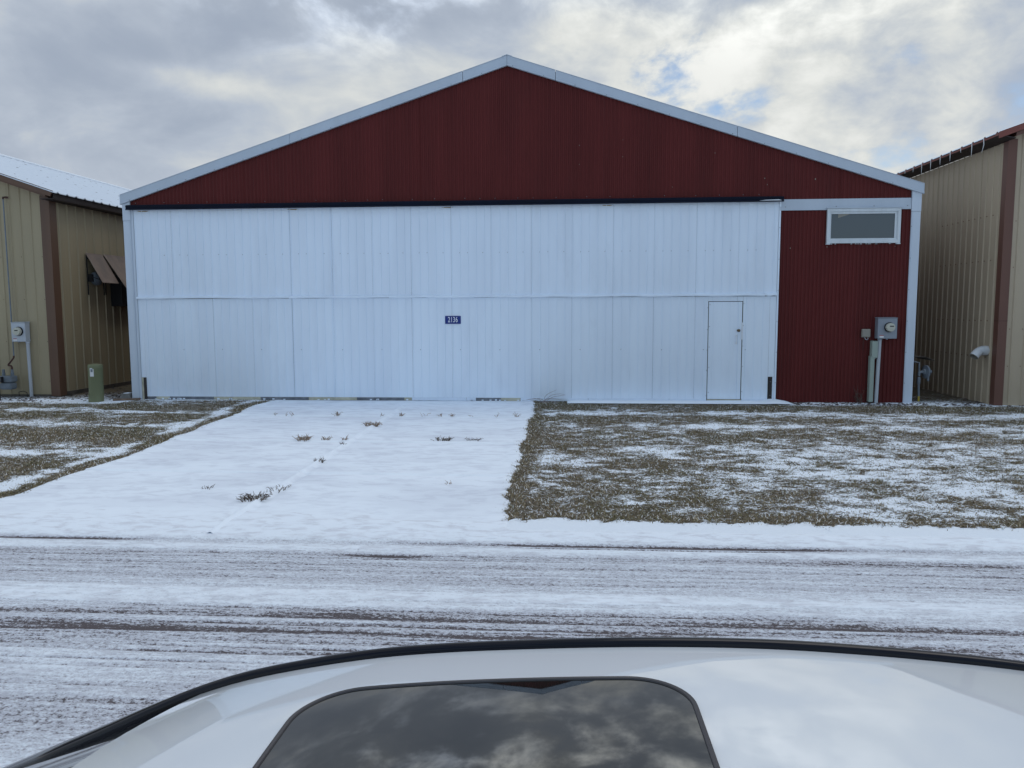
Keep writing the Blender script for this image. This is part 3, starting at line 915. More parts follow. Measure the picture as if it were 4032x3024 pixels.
# ------------------------------------------------------------------ house number sign
sg = thing('number_sign', 'blue house number sign reading 2136 on the white hangar door', 'sign', (-1.108, -.04, 1.567))
mb = MB()
def rrect(x0, x1, z0, z1, rr, n=4):
    pts = []
    for cx, cz, a0 in ((x1 - rr, z1 - rr, 0), (x0 + rr, z1 - rr, 90), (x0 + rr, z0 + rr, 180), (x1 - rr, z0 + rr, 270)):
        pts += [(cx + rr * math.cos(R(a0 + 90 * k / n)), cz + rr * math.sin(R(a0 + 90 * k / n))) for k in range(n + 1)]
    return pts
mb.prism(rrect(-1.267, -.95, 1.567, 1.727, .012), 'y', -.0445, -.040); mb.build('plate', M['sign_blue'], sg)
cu = bpy.data.curves.new('digits', 'FONT')
cu.body = '2136'; cu.size = .152; cu.align_x = 'CENTER'; cu.align_y = 'CENTER'; cu.extrude = .001; cu.offset = .0012; cu.space_character = 1.08
to = bpy.data.objects.new('digits_tmp', cu)
COL.objects.link(to)
dg = bpy.context.evaluated_depsgraph_get()
tm = bpy.data.meshes.new_from_object(to.evaluated_get(dg))
COL.objects.unlink(to)
bpy.data.objects.remove(to)
tm.name = 'digits'
tm.materials.clear(); tm.materials.append(M['sign_white'])
tm.transform(Matrix.Translation((-1.112, -.0462, 1.647)) @ Matrix.Rotation(R(90), 4, 'X') @ Matrix.Diagonal((.62, 1.0, 1, 1)))
do = bpy.data.objects.new('digits', tm)
COL.objects.link(do)
do.parent = sg
do.matrix_parent_inverse = Matrix.Translation(-Vector(sg.location))

# ------------------------------------------------------------------ meters and boxes on the hangar front
def elec_meter(label, x0, x1, z0, z1, yw, depth, gx, gz_, gr, boxmat, pipe_top, pipe_bot, pr, pmat, facing, group):
    t = thing('electric_meter', label, 'electric meter', ((x0 + x1) / 2, yw - depth / 2, z0), group)
    yb, yf = yw, yw - depth
    MB().box(x0, x1, yf, yb, z0, z1).build('meter_box', boxmat, t, bevel=.006)
    MB().prism([(yb, z1 + .002), (yf - .008, z1 + .002), (yf - .008, z1 + .010), (yb, z1 + .022)], 'x', x0 - .006, x1 + .006).build('box_cap', boxmat, t)
    MB().lathe([(gr * 1.16, 0), (gr * 1.16, .018), (gr * 1.08, .026)], (gx, yf, gz_), (0, -1, 0), 24).build('meter_ring', M['gloss_black'], t, smooth=True)
    gm = MB().lathe([(gr, .02), (gr, .075), (gr * .95, .09), (gr * .5, .098), (.01, .10)], (gx, yf, gz_), (0, -1, 0), 24).build('meter_glass', M['meter_face'], t, smooth=True)
    MB().box(gx + .005 - .03, gx + .045, yf - .104, yf - .094, gz_ + .012, gz_ + .032).build('display', M['black'], gm)
    MB().tube([pipe_top, pipe_bot], pr, 14).build('conduit', pmat, t, smooth=True)
    MB().tube([(pipe_top[0], pipe_top[1], pipe_top[2] + .002), (pipe_top[0], pipe_top[1], pipe_top[2] - .03)], pr * 1.2, 14).build('conduit_collar', boxmat, t, smooth=True)
    lb = MB().box(x0 + .035, x0 + .115, yf - .002, yf + .002, z0 + .018, z0 + .055).build('warning_label', M['label_white'], t)
    MB().box(x0 + .035, x0 + .115, yf - .003, yf + .002, z0 + .056, z0 + .068).build('label_header', M['label_red'], lb)
    MB().box((x0 + x1) / 2 - .012, (x0 + x1) / 2 + .012, yf - .006, yf + .03, z0 - .016, z0 - .001).build('seal_tab', M['grey_steel'], t)
    return t
elec_meter('grey electric meter box on a pipe against the red wall right of the door', 7.115, 7.475, 1.267, 1.655, -.03, .15, 7.325, 1.485, .082, M['grey_steel'], (7.19, -.10, 1.262), (7.165, -.10, -.06), .035, M['pvc_grey'], 1, None)

pb = thing('telephone_box', 'small beige telephone box with looped cable on the red wall', 'junction box', (6.94, -.06, 1.283))
MB().box(6.862, 7.02, -.085, -.022, 1.288, 1.450).build('housing', M['beige'], pb, bevel=.012)
MB().box(6.868, 7.014, -.092, -.085, 1.305, 1.440).build('cover', M['beige'], pb, bevel=.006)
MB().tube([(6.92, -.05, 1.29), (6.935, -.06, 1.255), (6.96, -.06, 1.24), (6.985, -.06, 1.26), (6.98, -.05, 1.29)], .006, 6).build('cable_loop', M['grey_light'], pb, smooth=True)
MB().tube([(6.905, -.05, 1.29), (6.903, -.04, 1.15), (6.908, -.035, 1.05)], .005, 6).build('cable', M['rust'], pb, smooth=True)

pd = thing('cable_duct', 'pale green upright cable duct beside the electric meter pipe', 'utility duct', (7.06, -.1, -.05))
MB().prism([(-.135, .04), (-.03, .04), (-.03, .93), (-.135, .93)], 'x', 7.018, 7.098).build('duct_body', M['pale_green'], pd, bevel=.005)
MB().prism([(-.145, .895), (-.025, .895), (-.025, 1.225), (-.135, 1.215), (-.145, 1.20)], 'x', 7.038, 7.148).build('duct_cover', M['pale_green'], pd, bevel=.006)
MB().box(7.022, 7.094, -.130, -.034, -.08, .038).build('duct_base', M['dark_wood'], pd)
MB().lathe([(.008, 0), (.008, .01)], (7.116, -.10, .88), (0, -1, 0), 8).build('clip', M['grey_light'], pd)

# concrete step below the walk-through door, with a cushion of snow
cs = thing('concrete_step', 'low concrete slab with snow on top below the white walk-through door', 'step', (4.3, -.2, -.1))
MB().prism([(1.25, -.10), (5.46, -.10), (5.46, .012), (1.25, .018)], 'y', -.36, -.04).build('slab', M['concrete'], cs)
xs = np.linspace(1.18, 5.52, 90)
P = []
for x in xs:
    ed = max(0, min(1, (5.53 - x) / .12, (x - 1.17) / .2))
    hmp = .040 * math.exp(-((x - 5.20) / .16) ** 2)
    row = []
    for y in np.linspace(-.395, -.045, 9):
        e2 = min(1, (y + .397) / .07)
        hh = max(.0, (.026 + .012 * float(fbm(np.array([x * 4.]), np.array([y * 6]), 201, 2)[0]) + hmp)) * ed ** .5 * max(e2, 0) ** .5
        row.append((x, y, .014 + hh - (.012 if e2 < .02 else 0)))
    P.append(row)
MB().grid(P).build('snow_cover', M['snow'], cs, smooth=True)

# ------------------------------------------------------------------ left tan building
LB = thing('tan_building', 'tan metal building with brown corner trim and snowy roof left of the hangar', 'building', (-10, .4, 0))
LX, LY, LZ = -9.75, .40, 4.30
RX = -16.2
LSL = .339
def lroof(x): return 4.325 + LSL * (-9.40 - x)
MB().prism([(LX - .03, -.05), (LX - .03, LZ), (RX, lroof(RX) - .12), (2 * RX - LX, LZ), (2 * RX - LX, -.05)], 'y', LY + .03, LY + 16).build('wall_core', M['foundation'], LB)
k = 0
x = LX - .02
while x > -14.5:
    st = ribs(x - .9, x, .23, LX - .06 - .115, .05, .018)
    sheet(st, lambda a: .06, lambda a: min(lroof(a) - .16, 9), on_front(LY - .002 * (k % 2))).build('front_panel', M['tan_l'], LB, fix=False)
    x -= .9; k += 1
y = LY + .0; k = 0
while y < LY + 13:
    st = ribs(y, y + .912, .306, .697, .055, .022, .3)
    sheet(st, lambda a: .10, lambda a: LZ - .01, lambda a, d, z: (LX + .002 * (k % 2) + d, a, z)).build('side_panel', M['tan_l'], LB, fix=False)
    y += .912; k += 1
# corner trim
mb = MB(); mb.prism([(-9.915, LY - .035), (LX + .035, LY - .035), (LX + .035, LY + .19), (LX + .01, LY + .19), (LX + .01, LY - .01), (-9.915, LY - .01)], 'z', .03, LZ - .03)
mb.build('corner_trim', M['brown'], LB)
# rake board, soffit, roof
mb = MB(); mb.prism([(-9.50, lroof(-9.50) - .145), (RX, lroof(RX) - .145), (RX, lroof(RX) - .012), (-9.44, lroof(-9.44) - .012)], 'y', LY - .30, LY - .27)
mb.prism([(-9.62, lroof(-9.62) - .185), (RX, lroof(RX) - .185), (RX, lroof(RX) - .14), (-9.62, lroof(-9.62) - .14)], 'y', LY - .27, LY + .01)
mb.build('rake_board', M['brown'], LB)
mb = MB(); mb.box(-9.745, -9.46, LY - .25, LY + 16, 4.165, 4.185); mb.box(-9.47, -9.455, LY - .25, LY + 16, 4.185, 4.285)
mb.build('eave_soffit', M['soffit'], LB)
for sgn in (1, -1):
    st = ribs(LY - .33, LY + 16.2, .305, .067 + .15, .10, .022, .3)
    n = len(st)
    if sgn > 0: ex, rx = -9.40, RX
    else: ex, rx = 2 * RX + 9.40, RX
    ez, rz = 4.300, lroof(RX) - .025
    mb = MB()
    vs = [(ex, a, ez + d) for a, d in st] + [(rx, a, rz + d) for a, d in st] + [(ex, a, ez - .018 + d) for a, d in st] + [(rx, a, rz - .018 + d) for a, d in st]
    mb.add(vs, [(i, i + 1, n + i + 1, n + i) for i in range(n - 1)] + [(2 * n + i, 2 * n + i + 1, 3 * n + i + 1, 3 * n + i) for i in range(n - 1)]
           + [(i, i + 1, 2 * n + i + 1, 2 * n + i) for i in range(n - 1)] + [(0, n, 3 * n, 2 * n)])
    mb.build('roof', M['roof_snow'], LB)
MB().prism([(RX - .25, lroof(RX) - .09), (RX, lroof(RX) + .015), (RX + .25, lroof(RX) - .09), (RX + .25, lroof(RX) - .06), (RX, lroof(RX) + .04), (RX - .25, lroof(RX) - .06)], 'y', LY - .35, LY + 16.2).build('ridge_cap', M['roof_snow'], LB)
MB().box(LX - .05, LX + .03, LY - .02, LY + 13, -.05, .10).build('foundation', M['foundation'], LB)
MB().box(-14.5, LX - .05, LY - .02, LY + .03, -.05, .055).build('foundation', M['foundation'], LB)
mb = MB()
for zz in (3.0, 2.1, 1.2, .35):
    for i in range(5):
        screw(LX - .20 - .23 * i * 2, LY - .004, zz, .009)
tag(mb.build('screws', M['brown'], LB), kind='stuff')

# hoods over the wall fans of the left building
def wall_hood(label, y0, y1, z0, xo, z1, shift, fan):
    t = thing('wall_hood', label, 'vent hood', (LX, (y0 + y1) / 2, z1), 'sloping hoods on the side wall of the left tan building')
    n = 2
    d = .014
    vs = [(LX + .02, y0, z0), (LX + .02, y1, z0), (xo, y1 + shift, z1), (xo, y0 + shift, z1)]
    vs += [(a, b, c - d) for a, b, c in vs]
    MB().add(vs, [(0, 1, 2, 3), (7, 6, 5, 4), (0, 4, 5, 1), (1, 5, 6, 2), (2, 6, 7, 3), (3, 7, 4, 0)]).build('hood_sheet', M['hood_brown'], t)
    for yy in (y0 + .02, y1 - .02):
        mb = MB()
        mb.add([(LX + .02, yy, z0 - .02), (LX + .02, yy, z0 - .14), (LX + .07, yy, z0 - .14)], [(0, 1, 2)])
        mb.tube([(LX + .03, yy, z0 - .5), (xo - .05, yy + shift * .9, z1 + .05)], .010, 6)
        mb.tube([(LX + .03, yy, z0 - .08), (LX + .03, yy, z0 - .95)], .014, 6)
        mb.build('bracket', M['black'], t)
    if fan:
        fy = (y0 + y1) / 2 - .05
        fo = MB().lathe([(.15, .0), (.16, .03), (.15, .10), (.05, .14), (.02, .15)], (LX + .03, fy, z0 - .57), (1, 0, 0), 20).build('fan_housing', M['gas_grey'], t, smooth=True)
        MB().lathe([(.05, .10), (.05, .17), (.01, .18)], (LX + .03, fy, z0 - .57), (1, 0, 0), 12).build('fan_motor', M['black'], fo, smooth=True)
        MB().box(LX + .02, LX + .12, fy - .22, fy - .17, z0 - .65, z0 - .48).build('switch_box', M['black'], t)
    else:
        MB().box(LX + .02, LX + .30, y0 + .22, y1 - .08, z0 - 1.22, z0 - .48).build('fan_housing', M['black'], t, bevel=.01)
        mb = MB()
        for zz in np.linspace(z0 - 1.15, z0 - .60, 3):
            mb.box(LX + .30, LX + .307, y0 + .55, y0 + .85, zz, zz + .15)
        mb.build('louvre', M['gas_grey'], t)
wall_hood('smaller rusty brown wall hood with a round fan under it', 1.544, 2.184, 3.165, -9.37, 2.50, .02, True)
wall_hood('larger rusty brown wall hood half hidden behind the hangar corner', 2.216, 3.45, 3.18, -9.22, 2.40, .02, False)

elec_meter('light grey electric meter box on a pipe against the left tan building', -10.63, -10.32, 1.205, 1.605, LY - .02, .15, -10.46, 1.425, .085, M['grey_light'], (-10.335, LY - .09, 1.20), (-10.325, LY - .09, -.05), .035, M['pvc_grey'], 1, None)

gm = thing('gas_meter', 'grey gas meter with rusty elbow and tall thin pipe on the left building', 'gas meter', (-10.75, .2, .15))
mb = MB(); mb.box(-10.87, -10.60, .08, .28, .19, .34); mb.build('lower_body', M['gas_grey'], gm, bevel=.04)
mb = MB(); mb.box(-10.88, -10.59, .07, .29, .345, .48); mb.build('upper_body', M['gas_grey'], gm, bevel=.03)
MB().box(-10.90, -10.80, .03, .075, .36, .46).build('index_window', M['label_white'], gm, bevel=.01)
MB().box(-10.795, -10.75, .02, .075, .35, .47).build('index_frame', M['black'], gm, bevel=.01)
MB().lathe([(.032, 0), (.032, .07), (.026, .075), (.026, .14)], (-10.645, .2, .475), (0, 0, 1), 12).build('outlet', M['gas_grey'], gm, smooth=True)
MB().lathe([(.032, 0), (.032, .07), (.026, .075), (.026, .14)], (-10.84, .2, .475), (0, 0, 1), 12).build('inlet', M['gas_grey'], gm, smooth=True)
MB().tube([(-10.645, .2, .60), (-10.645, .2, .66), (-10.66, .2, .69), (-10.725, .2, .70), (-10.735, .22, .72), (-10.70, .28, .80), (-10.672, .31, .86), (-10.672, .315, .90)], .018, 8).build('rusty_elbow', M['rust'], gm, smooth=True)
MB().tube([(-10.672, .315, .90), (-10.68, .315, 4.2)], .013, 8).build('riser_pipe', M['gas_grey'], gm, smooth=True)
MB().tube([(-10.68, .315, 4.2), (-10.68, .315, 4.235), (-10.64, .33, 4.24), (-10.60, .36, 4.24)], .020, 8).build('top_elbow', M['rust'], gm, smooth=True)
MB().tube([(-10.62, .33, .02), (-10.60, .30, .12), (-10.50, .30, .14), (-10.42, .30, .11), (-10.41, .30, .0)], .008, 6).build('ground_wire', M['black'], gm, smooth=True)

po = thing('dark_post', 'dark brown square post at the left edge of the lawn', 'post', (-10.62, -.35, -.05))
MB().box(-10.74, -10.565, -.44, -.28, -.08, 1.20).build('shaft', M['dark_wood'], po, bevel=.008)
MB().prism([(-10.75, 1.2), (-10.555, 1.2), (-10.60, 1.23), (-10.70, 1.23)], 'y', -.45, -.27).build('post_cap', M['dark_wood'], po)

cp = thing('utility_pedestal', 'olive green cylindrical utility pedestal in front of the left gap', 'utility pedestal', (-8.44, -.38, -.02))
MB().lathe([(.143, -.02), (.143, .14), (.147, .145), (.147, .155)], (-8.44, -.38, -.02), (0, 0, 1), 28).build('base', M['olive'], cp, smooth=True)
bd = MB().lathe([(.138, .155), (.138, .70), (.140, .705), (.140, .765), (.132, .785), (.05, .80), (.01, .802)], (-8.43, -.38, -.02), (.01, 0, 1), 28).build('body', M['olive'], cp, smooth=True)
def decal(name, mat, a0, a1, z0, z1, rr, parent):
    P = [[(-8.43 + rr * math.sin(a), -.38 - rr * math.cos(a), z) for a in np.linspace(a0, a1, 6)] for z in (z0, z1)]
    return MB().grid(P).build(name, mat, parent, fix=False)
lb = decal('sticker', M['label_white'], -.18, .36, .53, .70, .1405, bd)
decal('sticker_mark', M['gas_grey'], -.07, .25, .62, .68, .1415, lb)
MB().lathe([(.013, 0), (.013, .012)], (-8.52, -.49, .17), (-.3, -1, 0), 8).build('bolt', M['olive'], cp)

bl = thing('concrete_block', 'grey concrete block on the ground by the left hangar corner', 'block', (-8.0, .0, 0))
MB().box(-8.09, -7.91, -.08, .12, -.03, .135).build('block_body', M['block_grey'], bl, bevel=.006)
MB().box(-8.05, -7.95, -.06, .10, .136, .145).build('snow_patch', M['snow'], bl)
pk = thing('wood_plank', 'weathered wooden plank lying beside the left hangar corner', 'plank', (-7.95, -.15, 0))
mb = MB(); mb.add([(-8.12, -.33, .01), (-7.66, -.13, .01), (-7.70, -.02, .01), (-8.16, -.22, .01), (-8.12, -.33, .045), (-7.66, -.13, .045), (-7.70, -.02, .045), (-8.16, -.22, .045)],
                  [(3, 2, 1, 0), (4, 5, 6, 7), (0, 1, 5, 4), (1, 2, 6, 5), (2, 3, 7, 6), (3, 0, 4, 7)])
mb.build('board', M['plank'], pk)
# scraps of dark bark and snow along the left building
mb = MB()
for _ in range(70):
    x = random.uniform(-9.6, -7.95); y = random.uniform(.0, 3.2)
    s = random.uniform(.03, .12)
    a = random.uniform(0, 3)
    mb.add([(x + s * math.cos(a), y + s * math.sin(a), .02), (x - s * .4 * math.sin(a), y + .4 * s * math.cos(a), .035), (x - s * math.cos(a), y - s * math.sin(a), .025), (x + s * .4 * math.sin(a), y - .4 * s * math.cos(a), .05)], [(0, 1, 3), (1, 2, 3)])
tag(mb.build('ground_litter', M['dark_wood']), 'dark scraps of bark and litter in the gap left of the hangar', 'litter', kind='stuff')

# ------------------------------------------------------------------ right tan building
RB = thing('tan_building', 'tan metal building with red brown corner trim and icicles right of the hangar', 'building', (9.4, -.3, 0))
BX, BY, BZ = 9.27, -.30, 4.91
BR = 16.5
BSL = .355
def rroof(x): return 5.0 + BSL * (x - 8.95)
MB().prism([(BX + .03, -.1), (BX + .03, BZ), (BR, rroof(BR) - .12), (2 * BR - BX, BZ), (2 * BR - BX, -.1)], 'y', BY + .03, BY + 16).build('wall_core', M['foundation'], RB)
x = BX + .02; k = 0
while x < 14:
    st = ribs(x, x + .9, .23, 9.518, .045, .018)
    sheet(st, lambda a: -.02, lambda a: rroof(a) - .14, on_front(BY - .002 * (k % 2))).build('front_panel', M['tan_r'], RB, fix=False)
    x += .9; k += 1
y = BY; k = 0
while y < BY + 13:
    st = ribs(y, y + .88, .22, -.054, .045, .020, .3)
    sheet(st, lambda a: .0, lambda a: BZ - .01, lambda a, d, z: (BX - .002 * (k % 2) - d, a, z)).build('side_panel', M['tan_r'], RB, fix=False)
    y += .88; k += 1
mb = MB(); mb.prism([(BX - .028, BY - .035), (9.405, BY - .035), (9.405, BY - .01), (BX - .005, BY - .01), (BX - .005, BY + .12), (BX - .028, BY + .12)], 'z', -.04, BZ + .02)
mb.build('corner_trim', M['brown_r'], RB)
MB().prism([(BX - .032, BY - .039), (9.409, BY - .039), (9.409, BY - .03), (BX - .026, BY - .03), (BX - .026, BY + .12), (BX - .032, BY + .12)], 'z', 1.60, 1.606).build('trim_joint', M['soffit'], RB)
mb = MB(); mb.prism([(8.94, rroof(8.94) - .10), (BR, rroof(BR) - .10), (BR, rroof(BR) + .016), (8.94, rroof(8.94) + .016)], 'y', BY - .30, BY - .265)
mb.build('rake_board', M['redbrown'], RB)
mb = MB(); mb.prism([(9.25, rroof(9.25) - .17), (BR, rroof(BR) - .17), (BR, rroof(BR) - .105), (9.25, rroof(9.25) - .105)], 'y', BY - .26, BY + .005)
mb.build('rake_soffit', M['brown_r'], RB)
mb = MB(); mb.prism([(8.965, 4.945), (BX - .03, 4.895), (BX - .03, 4.915), (8.965, 4.965)], 'y', BY - .26, BY + 16)
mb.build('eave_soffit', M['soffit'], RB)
for sgn in (1, -1):
    st = ribs(BY - .26, BY + 16.2, .42, -.05, .09, .026, .3)
    n = len(st)
    ex = 8.95 if sgn > 0 else 2 * BR - 8.95
    ez, rz = 4.985, rroof(BR) - .015
    mb = MB()
    vs = [(ex, a, ez + d) for a, d in st] + [(BR, a, rz + d) for a, d in st] + [(ex, a, ez - .03) for a, d in st] + [(BR, a, rz - .03) for a, d in st]
    mb.add(vs, [(2 * n + i, 2 * n + i + 1, 3 * n + i + 1, 3 * n + i) for i in range(n - 1)] + [(i, i + 1, n + i + 1, n + i) for i in range(n - 1)] + [(i, i + 1, 2 * n + i + 1, 2 * n + i) for i in range(n - 1)])
    mb.build('roof', M['redbrown'], RB)
    ez += .03; rz += .03
    mb = MB()
    vs = [(ex + .01 * sgn, a, ez + d * .6) for a, d in st] + [(BR, a, rz + d * .6) for a, d in st]
    vs += [(ex + .01 * sgn, a, ez - .012 + d) for a, d in st]
    mb.add(vs, [(i, i + 1, n + i + 1, n + i) for i in range(n - 1)] + [(i, i + 1, 2 * n + i + 1, 2 * n + i) for i in range(n - 1)])
    mb.build('roof_snow', M['snow'], RB)
MB().box(BX - .03, BX + .03, BY - .0, BY + 13, -.1, .0).build('foundation', M['foundation'], RB)
mb = MB()
for zz in (3.6, 2.75, 1.6, .9):
    for i in range(10):
        yy = .06 + .22 * i
        mb.box(BX - .03, BX - .018, yy - .008, yy + .008, zz - .008, zz + .008)
    for i in range(3):
        screw(9.47 + .23 * i, BY - .004, zz - .15, .008)
tag(mb.build('screws', M['brown_r'], RB), kind='stuff')
for i in range(9):
    yy = -.05 + .42 * i
    L_ = (.22, .22, .06, .15, .15, .17, .20, .08, .04)[i]
    ic = thing('icicle', 'thin white icicle under the right brown eave, ' + ('first', 'second', 'third', 'fourth', 'fifth', 'sixth', 'seventh', 'eighth', 'ninth')[i] + ' from the front corner', 'icicle', (8.945, yy, 4.97), 'icicles along the eave of the right tan building')
    bend = .05 if i == 0 else .0
    MB().tube([(8.943, yy, 5.0), (8.943, yy - bend * .3, 4.97 - L_ * .4), (8.943, yy + bend, 4.97 - L_)], [.009, .007, .002], 6).build('ice', M['ice'], ic, smooth=True)

# white elbow vent
vp = thing('vent_pipe', 'white plastic elbow vent pipe on the side of the right tan building', 'vent pipe', (9.2, .02, 1.03))
arc = [(9.26, .02, 1.03), (9.17, .02, 1.03), (9.13, .02, 1.025), (9.08, .0, 1.00), (9.035, -.015, .965), (8.99, -.03, .915)]
MB().tube(arc, [.088, .088, .082, .082, .082, .082], 20, caps=False).build('elbow', M['pvc_white'], vp, smooth=True)
MB().tube([(9.255, .02, 1.03), (9.155, .02, 1.03)], .0925, 20, caps=False).build('coupling', M['pvc_white'], vp, smooth=True)
MB().tube([(9.12, .015, 1.02), (9.08, .0, 1.00), (9.035, -.015, .965), (8.985, -.032, .909)], [.074, .074, .074, .074], 20, caps=False).build('inner_bore', M['beige'], vp, smooth=True)

# gas regulator in the right gap
gr_ = thing('gas_regulator', 'blue grey gas regulator on a yellow banded pipe beside the hangar corner', 'gas regulator', (8.1, .2, 0))
MB().tube([(8.10, .20, -.04), (8.10, .20, .12)], .018, 10).build('yellow_sleeve', M['yellow'], gr_, smooth=True)
MB().tube([(8.10, .20, .12), (8.09, .20, .30), (8.085, .2, .40)], .020, 10).build('riser', M['gas_grey'], gr_, smooth=True)
MB().lathe([(.028, 0), (.034, .02), (.034, .12), (.026, .14)], (8.085, .2, .36), (0, 0, 1), 10).build('valve', M['gas_grey'], gr_, smooth=True)
MB().tube([(8.085, .2, .52), (8.085, .2, .58), (8.13, .2, .60), (8.20, .2, .60)], .028, 10).build('tee', M['gas_grey'], gr_, smooth=True)
MB().lathe([(.05, 0), (.06, .03), (.13, .045), (.135, .06), (.12, .085), (.06, .12), (.03, .125), (.03, .17), (.01, .172)], (8.16, .2, .60), (1, .15, 0), 20).build('diaphragm', M['gas_grey'], gr_, smooth=True)
MB().tube([(8.085, .2, .58), (8.08, .2, .78), (8.0, .2, .80), (7.88, .2, .80)], .016, 8).build('house_pipe', M['gas_grey'], gr_, smooth=True)
MB().tube([(8.26, .2, .50), (8.265, .2, .42)], .022, 8).build('vent_tip', M['gas_grey'], gr_, smooth=True)
cn = thing('small_canopy', 'small dark sheet canopy over the gas regulator', 'canopy', (8.2, .5, .9))
MB().prism([(7.87, .90), (8.25, .89), (8.42, .82), (8.42, .81), (8.25, .88), (7.87, .89)], 'y', .30, 1.0).build('canopy_sheet', M['foundation'], cn)

# ------------------------------------------------------------------ dry weeds
def weed(label, x, y, w, h, n, mat, group, seed, name='dry_weed', cat='weed', depth=.10, curl=1.):
    rr = random.Random(seed)
    z = float(gz(x, y)) + .014
    t = thing(name, label, cat, (x, y, z), group)
    mb = MB()
    for _ in range(n):
        w_ = w * .8; bx = x + rr.uniform(-w_, w_) * .55; by = y + rr.uniform(-depth, depth) * .5
        a = rr.uniform(0, 2 * math.pi); L = h * .78 * rr.uniform(.4, 1.15)
        dx = math.cos(a) * L * .8 + (bx - x) * .45; dy = math.sin(a) * L * .5
        p = [(bx, by, z - .012), (bx + dx * .4, by + dy * .4, z + L * rr.uniform(.35, .6)), (bx + dx * .8, by + dy * .8, z + L * rr.uniform(.45, .9) * curl), (bx + dx * 1.15, by + dy * 1.15, z + L * rr.uniform(.3, .95) * curl)]
        mb.tube(p, [.0036, .0030, .0024, .0012], 4)
        if rr.random() < .5:
            q = p[2]
            mb.tube([q, (q[0] + rr.uniform(-.04, .04), q[1] + rr.uniform(-.03, .03), q[2] + rr.uniform(-.01, .04))], [.003, .0012], 4)
    tag(mb.build('stems', mat, t), kind='stuff')
    return t
G = 'dry weeds in the snowy driveway'
weed('widest dark dry weed clump, nearest the road in the snowy driveway', -2.20, -7.47, .24, .085, 90, M['weed_dark'], G, 1, depth=.22)
weed('straggling dark weed just behind the widest clump in the driveway', -2.10, -7.10, .16, .07, 22, M['weed_dark'], G, 2, depth=.35)
weed('bushy tan weed tuft, leftmost of those on the middle driveway joint', -2.79, -4.20, .16, .10, 75, M['weed_tan'], G, 3, depth=.14)
weed('thin tan weed right of the bushy tuft on the middle joint', -2.46, -4.16, .13, .075, 24, M['weed_tan'], G, 4)
weed('sparse weed close to the crossing of the two driveway joints', -2.17, -4.15, .10, .065, 12, M['weed_tan'], G, 5)
weed('small reddish weed just in front of the joint crossing', -2.08, -4.55, .06, .05, 14, M['weed_dark'], G, 6)
weed('dark weed halfway along the lengthwise joint, below the crossing', -2.09, -5.63, .14, .06, 30, M['weed_dark'], G, 7)
weed('wide tan weed tuft on the lengthwise joint, close to the far cross joint', -2.07, -2.95, .23, .09, 80, M['weed_tan'], G, 8, depth=.12)
weed('broad sparse weed clump on the middle joint right of the centre', -.69, -4.13, .24, .075, 44, M['weed_dark'], G, 9)
weed('low flat weed, rightmost large one on the middle joint', -.23, -4.11, .20, .045, 26, M['weed_dark'], G, 10)
weed('tiny flat weed lying left of the widest clump', -2.94, -7.02, .14, .03, 10, M['weed_dark'], G, 11)
weed('faint weed sprig in the right half near the grass edge', -.19, -6.7, .10, .035, 8, M['weed_tan'], G, 12)
ORD = ('first', 'second', 'third', 'fourth', 'fifth', 'sixth', 'seventh', 'eighth', 'ninth', 'tenth', 'eleventh', 'twelfth')
G2 = 'tiny sprigs along the far driveway joint'
for i, (x, n_, h_) in enumerate(((-4.1, 5, .08), (-3.88, 5, .06), (-3.77, 5, .10), (-2.95, 18, .12), (-2.12, 6, .06), (-1.78, 14, .10), (-1.36, 3, .10), (-1.07, 9, .08), (-.86, 11, .09), (-.52, 4, .05), (-.08, 4, .09), (.28, 10, .08))):
    weed('tiny dry sprig on the farthest driveway joint, ' + ORD[i] + ' from the left lawn', x, -1.98 - .02 * x * .5, .07, h_, n_, M['weed_tan'], G2, 40 + i)
# twiggy bush against the door
rr = random.Random(5)
tb = thing('twiggy_bush', 'bare grey twiggy weed standing against the bottom of the white door', 'dead weed', (.74, -.2, 0))
mb = MB()
for _ in range(9):
    a = rr.uniform(-1.4, 1.4); L = rr.uniform(.15, .34)
    x, y, z = .74 + rr.uniform(-.06, .06), -.17 + rr.uniform(-.04, .04), 0.
    pts = [(x, y, z)]
    dx, dz = math.sin(a), math.cos(a)
    for k in range(6):
        st_ = L / 5
        x += dx * st_ * 1.3; z += max(dz, -.2) * st_; y += rr.uniform(-.015, .015)
        a += rr.uniform(-.15, .6) * (1 if a > 0 else -1)
        dx, dz = math.sin(a), math.cos(a)
        z = max(z, .01)
        pts.append((x, min(y, -.07), z))
    mb.tube(pts, [.0042, .0038, .0034, .003, .0027, .0023, .0018], 4)
mb.build('twigs', M['twig'], tb)
rr = random.Random(9)
tw = thing('wall_weed', 'bare brown weed standing by the red wall left of the green duct', 'dead weed', (6.88, -.12, -.02))
mb = MB()
for _ in range(12):
    x = 6.86 + rr.uniform(-.08, .08); p = [(x, -.12, -.02)]
    a = rr.uniform(-.6, .5); L = rr.uniform(.12, .42)
    for k in range(1, 5): p.append((x + math.sin(a) * L * k / 4 + rr.uniform(-.012, .012), -.12 + rr.uniform(-.03, .03), -.02 + math.cos(a) * L * k / 4))
    mb.tube(p, [.004, .0035, .003, .0025, .0015], 4)
    for k in (2, 3):
        mb.tube([p[k], (p[k][0] + rr.uniform(-.08, .08), -.13, p[k][2] + rr.uniform(.0, .06))], [.003, .0015], 4)
tag(mb.build('stems', M['weed_dark'], tw), kind='stuff')
